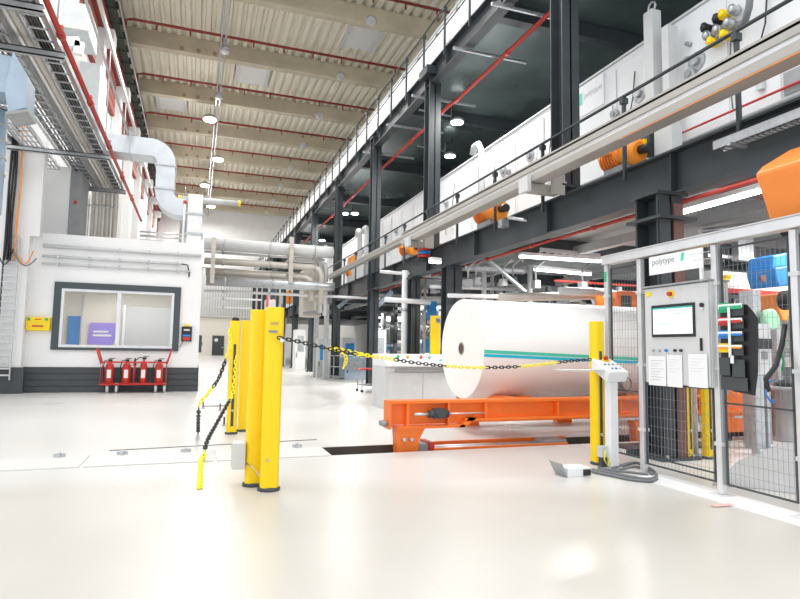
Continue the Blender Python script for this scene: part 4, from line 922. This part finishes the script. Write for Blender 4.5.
for i, (p0, p1) in enumerate([((649,357),(667,386)), ((667.5,356),(683.5,387.5)), ((689,355),(709,388))]):
    a, b = onface(*p0), onface(*p1)
    tp = thing('paper_sheet', (x0c-.01, (a.y+b.y)/2, b.z), ['white paper sheet with printed lines taped at the left of the cabinet','white paper sheet hung in the middle under the screen','white paper sheet hung at the right below the cabinet handle'][i], 'paper')
    z1_, z0_ = (a.z+onface(p1[0],p0[1]-(1)).z)/2, (b.z+onface(p0[0],p1[1]).z)/2
    B(x0c-.009-.002*i, x0c-.007-.002*i, a.y, b.y, z0_, z1_).build('sheet', 'white', tp)
    m = MB(); yA_, yB_ = max(a.y,b.y), min(a.y,b.y)
    for k in range(8 if i == 0 else 5): zz = z1_-.05-k*(z1_-z0_-.08)/8; m.box(x0c-.0101-.002*i, x0c-.0092-.002*i, yB_+.03+.04*(k%3), yA_-.03, zz, zz+.0035)
    m.build('printed_line', 'lgrey' if i else 'mgrey', tp)
# sign
a, b, c, d = PX(649, 262.5, XF-.09), PX(702, 243, XF-.09), PX(649, 276, XF-.09), PX(702, 268, XF-.09)
t = thing('company_sign', (XF-.09, 4.7, c.z), 'white lettered sign board fixed under the fence rail above the cabinet', 'sign')
zt1, zb1 = (a.z+b.z)/2, (c.z+d.z)/2
B(XF-.09, XF-.08, b.y, a.y, zb1, zt1).build('board', 'white', t)
MB().text('polytype', (XF-.0905, a.y-.045, zb1+.105), (0,-1,0), (0,0,1), .088, .002).build('lettering', 'print_', t)
y_ = a.y-.43; MB().prism([(XF-.092, y_, zb1+.10), (XF-.092, y_-.035, zb1+.10), (XF-.092, y_-.05, zb1+.18), (XF-.092, y_-.015, zb1+.18)], (-.001,0,0)).build('green_slash', 'teal', t)
MB().box(XF-.0915, XF-.0902, y_-.38, y_-.1, zb1+.14, zb1+.146).box(XF-.0915, XF-.0902, y_-.38, y_-.16, zb1+.075, zb1+.081).build('fine_print', 'lgrey', t)
B(XF-.08, XF-.055, b.y+.02, b.y+.05, 1.99, zt1).build('hanger', 'white', t)
# black document holder with coloured labels
XH = XF-.05
t = thing('document_holder', (XH, 3.9, 1.0), 'black hanging file holder with rows of coloured labels on the fence', 'file holder')
def hb(p0, p1, dx, mt, nm, th=.006, par=None):
    a, b = PX(*p0, XH), PX(*p1, XH); return B(XH-dx-th, XH-dx, a.y, b.y, b.z, a.z).build(nm, mt, par or t)
a, b = PX(722, 303, XH), PX(757, 396, XH)
P_ = [PX(x, y, XH) for x, y in [(721,303),(746,305),(752,312),(757,320),(757,372),(754,396),(731,391),(722,385)]]
MB().prism([(XH-.004, p.y, p.z) for p in P_], (.02,0,0)).build('back_plate', 'black', t)
rows = [(304,316,'green'),(318,329,'red'),(331,342,'blue'),(344,356,'yellow')]
for (y0_, y1_, mt) in rows:
    hb((721.5, y0_), (732, y1_-3), .03, mt, 'coloured_folder'); hb((733.5, y0_+2), (746.5, y1_), .03, 'plinth', 'dark_pocket')
    hb((722, y0_+1.5), (746, y0_+4), .045, 'white', 'label_strip'); hb((723, y0_+3.4), (745.5, y0_+5.2), .048, mt if mt != 'yellow' else 'motor', 'colour_tab')
hb((732, 308), (736, 358), .052, 'white', 'centre_strip'); hb((735, 356), (738.5, 364), .052, 'white', 'strip_tail')
hb((722, 358), (733, 376), .03, 'plinth', 'lower_pocket'); hb((735, 360), (748, 378), .03, 'plinth', 'lower_pocket'); hb((723, 377), (750, 392), .02, 'plinth', 'bottom_flap')
# ================================================================== OPERATOR PEDESTAL
xp_, yp_ = 4.50, 5.5
t = thing('operator_pedestal', (xp_, yp_, 0), 'white operator pedestal with sloping push button head beside the fence', 'control pedestal')
B(xp_-.055, xp_+.055, yp_-.05, yp_+.05, .01, .98).build('column', 'white', t, bevel=.01); B(xp_-.11, xp_+.11, yp_-.1, yp_+.1, 0, .01).build('base_plate', 'lgrey', t)
A_ = [PY(590.5,361,5.5), PY(616.5,374.5,5.3), PY(615,392,5.3), PY(603.5,384,5.4), PY(590.5,373,5.5)]
fr = 5.25
hx0, hx1 = PY(592,365,5.35).x, PY(633,372,5.35).x
# wedge head: low front edge to the camera side, rising to the back
yf, yr = 5.38, 5.68; _r = PY(591.5,359,yr); _f = PY(609,372,yf); zf, zr = _f.z, _r.z
hd = MB(); hl = _r.x; hr = hl+.27
hd.prism([(hl, yf, zf), (hl, yr, zr), (hl, yr, zr-.13), (hl, yf+.04, zf-.12), (hl, yf, zf-.02)], (hr-hl, 0, 0)); head = hd.build('console_head', 'white', t, bevel=.008)
def onhead(u, v): return Vector((hl+(hr-hl)*u, yf+(yr-yf)*v, zf+(zr-zf)*v+.001))
nh = Vector((0, -(zr-zf), (yr-yf))).normalized()
c = onhead(.58, .84); MB().cyl(c, c+nh*.012, .045, 20).build('yellow_disc', 'yellow', t); MB().cyl(c+nh*.013, c+nh*.05, .024, 16).build('emergency_stop', 'red', t)
for k, (u, v, mt) in enumerate([(.25,.5,'blue'),(.45,.5,'mgrey'),(.65,.5,'mgrey'),(.85,.5,'lgrey'),(.35,.2,'mgrey'),(.55,.2,'blue'),(.75,.2,'lgrey')]):
    c = onhead(u, v); MB().cyl(c, c+nh*.012, .014, 12).build('push_button', mt, t)
B(PY(561,372,5.5).x, hl, 5.45, 5.62, 1.085, 1.10).build('side_shelf', 'lgrey', t)
# coil of cable hanging behind the head
for i in range(1):
    c = PY(624, 384, 5.6); m = MB()
    for k in range(4): m.tube([(c.x+(.07+.006*k)*math.cos(a*PI/8), c.y-.05+.012*k, c.z+(.07+.005*k)*math.sin(a*PI/8)) for a in range(16)], .005, 5, True)
    m.build('cable_coil', 'cable', t)
t = thing('plug_box', (4.42, 5.52, 0), 'grey socket box with a yellow cable clip at the pedestal foot', 'socket box')
B(4.36, 4.45, 5.50, 5.58, .12, .24).build('case', 'lgrey', t); MB().tube([(4.40,5.49,.2),(4.37,5.47,.1),(4.41,5.46,.03),(4.45,5.47,.12)], .008, 6).build('yellow_clip', 'chainy', t); B(4.37,4.44,5.51,5.57,0,.12).build('foot','plinth',t)
# cables on the floor
def floorcable(pts, r, lab, mt='cable'):
    P = [PZ(px, py, r+.002) for px, py in pts]; C = []
    for i in range(len(P)-1):
        p0,p1,p2,p3 = P[max(i-1,0)],P[i],P[i+1],P[min(i+2,len(P)-1)]
        for k in range(6): s = k/6; C.append(.5*((2*p1)+(p2-p0)*s+(2*p0-5*p1+4*p2-p3)*s*s+(3*p1-p0-3*p2+p3)*s**3))
    C.append(P[-1]); MB().tube(C, r, 6).build('floor_cable', mt, None, lab, 'cable')
floorcable([(592,470),(610,473),(630,477),(648,479.5),(656,477),(654,472),(645,466),(635,463),(625,465),(612,469)], .016, 'thick grey cable looping on the floor around the pedestal, outermost')
floorcable([(592,472),(612,476),(632,480),(650,481.5),(657,479)], .016, 'thick grey cable lying straight nearest the camera by the pedestal')
floorcable([(600,470),(618,470),(634,467),(645,470),(652,475)], .013, 'grey cable crossing inside the loop at the pedestal')
floorcable([(598,468),(614,471),(634,473),(648,475)], .013, 'grey cable running straight through the loop at the pedestal')
t = thing('sensor_box', (4.1, 5.2, 0), 'white box with a grey lid flap lying on the floor left of the pedestal', 'box')
a = PZ(568, 478); b = PZ(592, 477)
B(a.x, b.x, a.y, a.y+.2, 0, .09).build('case', 'white', t, bevel=.006); B(b.x-.09, b.x+.0, a.y-.012, a.y-.001, .01, .07).build('black_connector', 'black', t)
MB().prism([(a.x-.005, a.y, .0), (a.x-.005, a.y+.2, .0), (a.x-.07, a.y+.22, .14), (a.x-.07, a.y, .14)], (-.012,0,0)).build('lid_flap', 'mgrey', t)
# ================================================================== BEHIND THE FENCE, RIGHT
t = thing('robot_arm', (5.8, 4.6, 0), 'big orange robot arm rising behind the fence at the right edge', 'robot')
YQ = 3.5
def quad(pts, Y, d, nm, mt, par, bev=.02):
    return MB().prism([PY(x, y, Y+d) for x, y in pts][::-1], (0, -d, 0)).build(nm, mt, par, bevel=bev)
quad([(754,175),(760,168),(787,151.5),(812,146),(830,160),(830,232),(772,231),(763,202)], YQ, .45, 'upper_arm', 'orange2', t, .03)
quad([(786,236),(830,228),(830,290),(800,288),(792,278),(786,262)], YQ+.05, .4, 'elbow_housing', 'orange2', t, .04)
quad([(770,224),(830,214),(830,234),(784,240)], YQ+.1, .3, 'joint', 'black', t, .01)
quad([(793,243),(806,240),(806,270),(793,271)], YQ+.03, .015, 'label_plate', 'white', t, .0)
c = PY(796, 300, YQ+.2)
MB().cyl(c, c+Vector((0,.12,0)), .09, 20).build('wrist_disc', 'black', t); MB().tube([c+Vector((.09*math.cos(a*PI/8), -.01, .1*math.sin(a*PI/8))) for a in range(16)], .012, 6, True).build('hose_ring', 'lgrey', t)
c = PY(796, 320, YQ+.2); MB().tube([c+Vector((.09*math.cos(a*PI/8), -.01, .11*math.sin(a*PI/8))) for a in range(16)], .012, 6, True).build('hose_ring', 'lgrey', t)
a = PY(793, 400, YQ+.25)
a = Vector((6.15, 0, 0))
MB().lathe((a.x+.22, YQ+.45, 0), [(.34,0),(.34,.04),(.2,.06),(.18,.95),(.22,.97),(.22,1.05)], 24).build('pedestal', 'mgrey', t)
MB().lathe((a.x+.24, YQ+.45, 1.05), [(.18,0),(.18,.3),(.1,.4),(.1,1.3)], 20).build('turntable', 'mgrey', t)
MB().tube([PY(768,392,YQ), PY(766,380,YQ), PY(776,366,YQ), PY(782,345,YQ), PY(785,325,YQ)], .02, 8).build('hose', 'black', t)
MB().tube([PY(774,380,YQ), PY(767,384,YQ), PY(766,395,YQ), PY(772,404,YQ), PY(774,400,YQ)], .008, 6).build('blue_tube', 'blue', t)
MB().bar((6.3, YQ+.3, 2.2), (5.7, YQ+.2, 2.0), .2, .2).build('shoulder', 'black', t)
pc = PZ(793, 441); t = thing('machine_pedestal', pc, 'grey round machine pedestal behind the mesh at the right edge', 'pedestal')
hh = PY(793, 387, pc.y).z
MB().lathe((pc.x, pc.y, 0), [(.33,0),(.33,.03),(.27,.05),(.26,hh-.08),(.29,hh-.07),(.29,hh)], 28).build('body', 'mgrey', t); MB().lathe((pc.x, pc.y, hh), [(.22,0),(.22,.08),(.12,.1),(.12,.3)], 20).build('top_flange', 'plinth', t)
t = thing('orange_machine', PY(625, 320, 9.9), 'orange machine unit behind the right end of the paper roll', 'machine')
p, q = PY(617, 291, 9.8), PY(640, 322, 9.8)
B(p.x, q.x, 9.8, 10.5, q.z, p.z).build('case', 'orange', t, bevel=.02); B(p.x+.1, p.x+.35, 9.78, 9.8, q.z+.1, p.z-.1).build('recess', 'plinth', t); B(p.x+.05, q.x-.05, 9.9, 10.4, 0, q.z).build('stand', 'mgrey', t)
for i, (px, py, Y) in enumerate([(470,284,12.2),(478,282,12.4),(505,283,13),(515,281,13),(538,285,12),(585,286,12.2)]):
    c = PY(px, py, Y); t = thing('overhead_unit', c, f'small grey fitting hung below the deck over the roll, {ORD[i]} from the left', 'fitting')
    B(c.x-.07, c.x+.07, Y, Y+.2, c.z-.08, c.z+.10).build('case', ['mgrey','mgrey','lgrey','dark','galv','mgrey'][i], t); MB().tube([(c.x, Y+.1, c.z+.12), (c.x, Y+.1, c.z+.4), (c.x+.25, Y+.1, c.z+.6), (c.x+.3, Y+.1, 3.6)], .025, 6).build('hanger_pipe', 'galv', t)
for i, (p0, p1, Y) in enumerate([((465,268),(530,272),13.5),((540,250),(600,256),11.5),((405,290),(440,292),18)]):
    a, b = PY(*p0, Y), PY(*p1, Y); t = thing('deck_cable_tray', a, ['pale cable tray under the lower deck, over the left of the roll','pale cable tray under the lower deck, near the two lamps','pale cable tray under the lower deck, above the console'][i], 'cable tray')
    for dy in (0, .3): MB().bar(a+Vector((0,dy,0)), b+Vector((0,dy,0)), .03, .09).build('side_bar', 'alu', t)
    for k in range(8): q = a+(b-a)*((k+.5)/8); MB().box(q.x-.02, q.x+.02, q.y, q.y+.3, q.z-.04, q.z-.02).build('rung', 'alu', t)
# blue drive box
t = thing('blue_motor', PY(757, 275, 6.), 'bright blue boxy motor unit seen through the fence mesh', 'motor')
quad([(748,260),(763,257),(764,270),(747,272)], 5.9, .4, 'upper_case', 'blue', t, .02); quad([(746,272),(768,269),(767,281),(762,289),(750,290),(747,280)], 5.85, .45, 'lower_case', 'blue', t, .02)
c = PY(764, 279, 5.83); MB().cyl(c, c+Vector((0,.03,0)), .05, 12).build('brown_cap', 'copper', t)
a = PY(756, 291, 6.0); B(a.x-.08, a.x+.08, 6.0, 6.2, 0, a.z).build('stand', 'galv', t)
# red rail and machine cross members
t = thing('machine_crossbar', (5.8, 6.6, 1.9), 'red guard bar on a pale machine frame behind the fence', 'machine part')
a, b = PY(723, 291, 6.6), PY(790, 284, 6.6)
B(a.x, b.x+.6, 6.6, 6.7, a.z-.03, a.z+.04).build('red_bar', 'red', t); B(a.x-.1, b.x+.6, 6.72, 6.9, a.z+.06, a.z+.32).build('pale_beam', 'lgrey', t); B(a.x-.1, b.x+.6, 6.62, 6.7, a.z-.1, a.z-.04).build('dark_bar', 'plinth', t)
for px in (723, 775): x = PY(px, 290, 6.75).x; B(x-.035, x+.035, 6.72, 6.86, 0, a.z+.06).build('leg', 'galv', t)
for i, (px, py) in enumerate([(727, 281), (730, 277)]):
    c = PY(px, py, 6.5); MB().cyl(c, c+Vector((0,.1,0)), .035, 10).build('yellow_knob', 'yellow', t)
t = thing('dark_duct', (6.5, 7.4, 2.1), 'dark blue-grey duct block hanging above the red guard bar', 'duct')
a, b = PY(716, 243, 7.4), PY(800, 262, 7.4); B(a.x-.2, b.x+1, 7.4, 7.8, b.z, a.z).build('casing', 'dark', t); B(PY(736,250,7.3).x, PY(751,250,7.3).x, 7.25, 7.39, b.z-.1, a.z+.3).build('grey_riser', 'galv', t)
B(a.x-.2, b.x+1, 7.38, 7.4, b.z-.06, b.z-.01).build('rail', 'alu', t)
t = thing('orange_unit', PY(770, 305, 6.2), 'orange unwinder arm unit between the blue motor and the robot', 'machine part')
quad([(758,296),(780,294),(779,310),(770,322),(764,322),(760,310)], 6.2, .3, 'case', 'orange2', t); a = PY(762, 318, 6.3); B(a.x, a.x+.12, 6.3, 6.45, 0, a.z).build('stand', 'mgrey', t)
c = PY(773, 320, 5.9); t = thing('green_reel', c, 'pale green reel disc on a small post behind the fence mesh', 'reel')
MB().lathe(c, [(.13,0),(.15,.02),(.15,.08),(.13,.1)], 20, (0,1,0)).build('disc', mat('pale_green', (.35,.66,.45), .5), t); B(c.x-.02, c.x+.02, 6.02, 6.06, 0, c.z).build('post', 'galv', t)
t = thing('white_terminal', PY(764, 370, 5.7), 'white terminal cabinet with a dark display strip behind the fence', 'terminal')
a, b = PY(756, 324, 5.6), PY(772, 372, 5.6)
B(a.x, b.x, 5.6, 5.9, PY(764,375,5.6).z, a.z).build('case', 'white', t); B(a.x+.06, a.x+.12, 5.7, 5.78, 0, PY(764,375,5.6).z).build('stand', 'galv', t); p, q = PY(757,339,5.59), PY(771.5,349.5,5.59); B(p.x, q.x, 5.58, 5.6, q.z, p.z).build('display_strip', 'plinth', t)
p, q = PY(762,352,5.59), PY(768,360,5.59); B(p.x, q.x, 5.59, 5.6, q.z, p.z).build('small_emblem', 'mgrey', t)
t = thing('green_plant_hose', PY(782, 365, 5.), 'thin green hose behind the fence near the robot', 'hose')
MB().tube([PY(782,372,5.), PY(784,362,5.), PY(781,352,5.), PY(785,342,5.)], .015, 6).build('hose_run', 'green', t)
# orange beam low behind mesh
t = thing('rear_transfer_car', (6.4, 6.9, 0), 'orange slotted base frame behind the fence below the robot', 'machine base')
p, q = PY(724, 396, 6.7), PY(775, 434, 6.7)
B(p.x, q.x+.1, 6.7, 6.9, PY(750,432,6.7).z, PY(750,394,6.7).z).build('beam', 'orange', t)
B(p.x+.2, q.x-.2, 6.69, 6.70, .34, .37).build('slot', 'white', t); B(p.x, q.x+.1, 6.66, 6.7, .42, .46).build('lip', 'orange2', t)
for x in (p.x+.1, q.x-.1): B(x-.06, x+.06, 6.72, 6.88, 0, .15).build('foot', 'plinth', t)
t = thing('floor_ramp', (5.6, 6.3, 0), 'low dark base plate beside the near column foot', 'plate')
p = PZ(634, 452); B(p.x, p.x+1.5, p.y-.02, p.y+.5, 0, .02).build('plate', 'dark', t); B(p.x-.3, p.x+.2, p.y-.25, p.y-.2, 0, .08).build('cable_duct', 'plinth', t)
# grey floor mat
P_ = [PZ(x, y) for x, y in [(712,486),(738,462),(790,440),(830,432),(830,500),(760,490)]]
P_ = [Vector((p.x, p.y, .002)) for p in P_]
MB().prism([P_[0],P_[5],P_[4],P_[3],P_[2],P_[1]], (0,0,.006)).build('floor_mat', mat('mat_grey', (.36,.37,.38), .6), None, 'grey floor covering inside the fenced robot cell', 'mat')
# floor kerb along the fence
B(XF-.25, XF+.12, 1.5, 5.05, .0005, .006).build('floor_strip', 'white', None, 'pale floor strip under the fence line', 'floor strip')
c = PZ(722, 506.5); B(c.x-.1, c.x+.12, c.y-.03, c.y+.03, .0065, .008).build('floor_mark', mat('faded_pink', (.75,.45,.40), .6), None, 'faded red mark on the floor before the fence post', 'floor mark')
# hose on nearest plate etc
# ================================================================== CONSOLE
a, b = PY(384.5, 357, 12), PY(470, 357, 12)
t = thing('operator_console', (a.x, 12, 0), 'light grey wide operator console behind the transfer car', 'console')
B(a.x, 5.6, 12, 12.9, 0, .92).build('base_cabinet', 'lgrey', t, bevel=.01)
MB().prism([(a.x, 11.85, .92), (a.x, 12.9, .92), (a.x, 12.9, 1.18), (a.x, 12.35, 1.18), (a.x, 11.85, .98)], (5.6-a.x, 0, 0)).build('sloping_top', 'white', t, bevel=.008)
B(a.x+.25, 5.55, 11.93, 12.0, .80, .84).build('handle_strip', 'mgrey', t)
for x in (a.x+.1, a.x+.9): B(x, x+.78, 11.985, 11.999, .08, .78).build('door', 'lgrey', t, bevel=.004)
for k, (u, mt) in enumerate([(.35,'green'),(.58,'motor'),(.9,'red'),(1.1,'mgrey')]): MB().cyl((a.x+u, 12.15, 1.10), (a.x+u, 12.10, 1.14), .035, 10).build('push_button', mt, t)
B(a.x+1.3, a.x+1.65, 12.0, 12.02, 1.03, 1.08).build('display', 'cyan', t)
# yellow frame guard with pale panel, behind
t = thing('yellow_guard_frame', PY(436, 370, 15.), 'yellow upright guard frame with pale panel left of the roll', 'guard frame')
p, q = PY(431.5, 316, 14.6), PY(435.5, 372, 14.6)
B(p.x, q.x, 14.6, 14.7, 0, p.z).build('upright', 'yellow', t); B(q.x, q.x+.16, 14.6, 14.7, p.z-.06, p.z).build('top_bar', 'yellow', t); B(q.x+.01, q.x+.14, 14.62, 14.68, 0, p.z-.2).build('second_upright', 'yellow', t)
B(q.x+.14, q.x+.7, 14.62, 14.66, 1.3, 2.15).build('pale_panel', 'darkwhite', t)
# trolley with red top
t = thing('red_top_trolley', PZ(373, 392), 'small trolley with a red tray beside the far column', 'trolley')
c = PZ(372, 393); w, dd = 1.0, .6
B(c.x-.35, c.x+.7, c.y, c.y+dd, .66, .70).build('red_tray', 'red', t); B(c.x-.3, c.x+.65, c.y+.05, c.y+dd-.05, .2, .23).build('lower_shelf', 'mgrey', t)
for sx in (c.x-.3, c.x+.6):
    for sy in (c.y+.03, c.y+dd-.03): B(sx-.015, sx+.015, sy-.015, sy+.015, .08, .66).build('leg', 'galv', t); MB().cyl((sx, sy-.015, .04), (sx, sy+.015, .04), .04, 10).build('caster', 'black', t)
B(c.x+.15, c.x+.5, c.y+.1, c.y+.4, .23, .42).build('black_box', 'black', None, 'black box lying on the lower shelf of the red trolley', 'box')
# ================================================================== BACKGROUND MACHINES UNDER THE DECK
def rack(x, y, w, h, lab, seed, name='roller_machine'):
    rnd = random.Random(seed); t = thing(name, (x, y, 0), lab, 'machine'); d = rnd.uniform(.8, 1.4)
    for a in (x, x+w-.12):
        for b in (y, y+d): B(a, a+.12, b, b+.12, 0, h).build('upright', rnd.choice(['lgrey','galv','dark']), t)
    m = MB(); m2 = MB()
    for z in (.25, h*.33, h*.5, h*.75, h-.12):
        z += rnd.uniform(-.1,.1)
        m.box(x, x+w, y-.02, y+.1, z-.05, z+.05); m.box(x, x+w, y+d, y+d+.1, z-.05, z+.05)
    m.build('cross_rail', 'lgrey', t)
    for k in range(rnd.randint(2,4)):
        z = rnd.uniform(.4, h-.3); r = rnd.uniform(.06,.16); MB().cyl((x+.13, y+.4+k*.15, z), (x+w-.13, y+.4+k*.15, z), r, 14).build('roller', rnd.choice(['galv','alu','white']), t)
    for k in range(rnd.randint(2,4)):
        px = x+rnd.uniform(.1, w-.5); z = rnd.uniform(.5, h-.6); B(px, px+rnd.uniform(.2,.5), y-.15, y-.03, z, z+rnd.uniform(.25,.6)).build('control_box', rnd.choice(['blueglass','lgrey','white','mgrey','white','dark']), t)
    for k in range(2):
        px = x+rnd.uniform(.2, w-.2); MB().tube([(px, y-.1, 0), (px, y-.1, h*.6), (px+.1, y-.1, h*.66), (px+.5*rnd.choice([-.5,.5]), y-.1, h*.7), (px, y+.2, h+.3)], .035, 6).build('hose', rnd.choice(['cable','alu','black']), t)
    if rnd.random() < .6: MB().lathe((x+w*.4, y-.35, rnd.uniform(.6,h-.5)), [(.10,0),(.13,.05),(.13,.28),(.08,.32)], 12, (1,0,0)).build('motor', 'motor', t)
names = ['left of the console','behind the console','just behind the console, taller','beside the yellow guard frame','behind the paper roll, left','behind the paper roll, middle','behind the paper roll, right','behind the near column','behind the blue motor','far behind the robot','deep under the deck, left','deep under the deck, centre','deep under the deck, right']
spec = [(8.2, 24.5, 2.2, 3.0), (6.6, 17.2, 1.6, 3.0), (7.4, 20.5, 2.0, 3.1), (7.4, 15.2, 1.7, 3.1), (8.8, 13.2, 2.0, 3.0), (10.6, 12.6, 2.2, 3.05), (12.6, 12.8, 2.4, 3.0), (9.2, 9.8, 2.4, 2.7), (11.0, 8.4, 2.4, 2.9), (9.6, 6.6, 2.0, 2.6), (9.5, 30, 3, 3.2), (12.5, 22, 3, 3.2), (15, 17, 3, 3.2)]
for i, (x, y, w, h) in enumerate(spec): rack(x, y, w, h, f'grey roller machine frame with boxes and hoses, {names[i]}', 40+i)
# far floor cabinets
for i, (p0, p1, Y, mt, lab) in enumerate([((343,338),(356,371),27,'lgrey','grey machine cabinet with a blue window beyond the second far column'),((318,339),(330,374),25,'lgrey','narrow grey cabinet with a blue window between far columns'),((345,358),(366,376),23.5,'bluegrey','low blue-grey box unit between the far columns'),((296,330),(305,368),34,'white','white cabinet far down the hall left of a column'),((376,330),(386,360),21,'darkwhite','white upright cabinet left of the console'),((266,300),(277,352),45,'lgrey','distant grey machine upright behind the yellow posts'),((279,300),(286,345),42,'white','distant white machine upright behind the yellow posts')]):
    a, b = PY(*p0, Y), PY(*p1, Y); t = thing('machine_cabinet', (a.x, Y, 0), lab, 'cabinet')
    B(a.x, b.x, Y, Y+1, 0, a.z).build('case', mt, t, bevel=.01)
    w = b.x-a.x
    B(a.x+w*.2, b.x-w*.2, Y-.03, Y, a.z*.45, a.z*.85).build('window', 'blueglass' if i < 2 else 'galv', t); B(a.x+w*.1, a.x+w*.15, Y-.05, Y, a.z*.3, a.z*.42).build('handle', 'plinth', t)
for i, (px, Y) in enumerate([(316, 25.5), (326, 23.5), (262, 50), (270, 46), (276, 40), (283, 39)]):
    c = PY(px, 340, Y); t = thing('service_riser', (c.x, Y, 0), ['slim galvanised riser left of the first far column','thicker galvanised riser touching the first far column','distant dark upright leftmost behind the posts','distant dark upright, second from left behind the posts','distant dark upright, third from left behind the posts','distant dark upright, closest to the tall columns'][i], 'riser')
    h = 6.8 if i > 1 else 3.1
    B(c.x-.09, c.x+.09, Y-.09, Y+.09, 0, h).build('shaft', 'galv' if i < 2 else 'dark', t); B(c.x-.16, c.x+.16, Y-.16, Y+.16, 0, .02).build('base_plate', 'galv' if i < 2 else 'dark', t)
    if i > 1: B(c.x+.12, c.x+.5, Y-.2, Y+.2, 4.2, 5.).build('orange_drive', 'motor' if i % 2 else 'lgrey', t)
c = PY(267.5, 300, 43); MB().cyl((c.x, 43, 0), (c.x, 43, 5.2), .08, 8).build('red_riser', 'red', None, 'red standpipe far behind the yellow posts', 'pipe')
t = thing('low_rack', PZ(338, 378), 'low wire rack at the foot of the first far column', 'rack')
c = PZ(333, 380); 
for dx in (0, 1.1): 
    for dy in (0, .6): B(c.x+dx, c.x+dx+.04, c.y+dy, c.y+dy+.04, 0, 1.0).build('leg', 'mgrey', t)
for z in (.1, .5, .96): B(c.x, c.x+1.14, c.y, c.y+.64, z, z+.03).build('shelf', 'galv', t)
# diagonal braces under lower deck
for i, (p0, p1, Y) in enumerate([((338,308),(352,296),25), ((378,306),(392,292),19.7), ((490,262),(525,292),12.9)]):
    MB().bar(PY(*p0, Y), PY(*p1, Y), .12, .16 if i < 2 else .05).build('knee_brace', 'bluegrey' if i < 2 else 'galv', None, ['blue-grey knee brace at the first far column','blue-grey knee brace at the column behind the console','thin diagonal brace under the deck above the roll'][i], 'brace')
# pipes over the roll under deck
for i, (p0, p1, Y, r, mt) in enumerate([((448,296),(500,297),12.5,.05,'white'),((500,298),(600,296),10.6,.09,'pipebeige'),((560,291),(612,293),10.2,.08,'lgrey'),((430,287),(520,290),14,.05,'alu'),((380,272),(470,280),16,.05,'alu'),((385,300),(430,303),15,.07,'white'),((700,232),(760,224),8,.05,'alu'),((655,262),(720,258),8.5,.12,'lgrey')]):
    MB().cyl(PY(*p0, Y), PY(*p1, Y), r, 8).build('deck_pipe', mt, None, f'horizontal pale pipe below the lower deck, {["at the roll top left","long beige one over the roll","pale one right over the roll","thin one left above the roll","thin one behind the lower columns","over the console","near the lamp at right","thick one behind the sign"][i]}', 'pipe')
for i, (px, Y, r) in enumerate([(484,14,.07),(492,14.2,.05),(530,13.4,.07),(566,13.8,.06),(405,16,.1),(412,16,.05),(419,17.6,.07),(425,16.2,.04)]):
    a = PY(px, 290, Y); t = thing('drop_pipe', (a.x, Y, 0), f'vertical pale pipe under the lower deck, {["left end above roll","thin, above roll left","thick, above roll centre","above roll right of centre","thick, left of the second lower column","thin, behind console","medium, behind console right","thin, by the yellow frame"][i]}', 'pipe')
    MB().cyl((a.x, Y, .0), (a.x, Y, 3.6), r, 8).build('pipe_run', ['white','alu','lgrey','pipebeige'][i%4], t); MB().lathe((a.x, Y, 2.4), [(r+.03,0),(r+.03,.08)], 10).build('clamp', 'galv', t)
struct('wall_right', B(18, 18.3, 3, 84, 0, 22), 'wallw')
# things of one kind share a group
_k = {}
for o in list(S.objects):
    if o.parent is None and 'category' in o and 'group' not in o: _k.setdefault(o.name.split('.')[0], []).append(o)
for nm, L in _k.items():
    if len(L) > 1:
        w_ = nm.replace('_', ' '); w_ = w_[:-1]+'ies' if w_.endswith('y') and w_[-2] not in 'aeiou' else w_+('es' if w_.endswith(('x', 's', 'ch')) else 's')
        for o in L: o['group'] = w_+' in the hall'
# ================================================================== LIGHT
def area(name, loc, sx, sy, e, rot=(0,0,0), col=(1,.98,.95)):
    l = bpy.data.lights.new(name, 'AREA'); l.shape = 'RECTANGLE'; l.size = sx; l.size_y = sy; l.energy = e; l.color = col
    o = bpy.data.objects.new(name, l); COL.objects.link(o); o.location = loc; o.rotation_euler = rot; return o
for y in (4, 20, 38, 58, 76): area('hall_light', (.5, y, 18.4), 5, 9, 2600)
for y, e in ((5.5, 340), (11, 700), (19, 1100), (30, 900)): area('deck_light', (9.5, y, 3.3), 4, .5, e)
for y in (14, 28, 44): area('upper_deck_light', (6.9, y, 8.3), .4, 4, 600)
area('office_light', (-2, 19.8, 3.05), 2.5, 1.2, 120)
w = bpy.data.worlds.new('world'); S.world = w; w.use_nodes = True
w.node_tree.nodes['Background'].inputs[0].default_value = (.93, .96, 1, 1); w.node_tree.nodes['Background'].inputs[1].default_value = 2.4
S.view_settings.view_transform = 'Standard'; S.view_settings.look = 'None'; S.view_settings.gamma = 1; S.view_settings.use_curve_mapping = False
S.view_settings.exposure = -.72
S.cycles.use_denoising = True; S.cycles.max_bounces = 8; S.cycles.diffuse_bounces = 4; S.cycles.glossy_bounces = 4; S.cycles.transparent_max_bounces = 12
S.cycles.sample_clamp_indirect = 6
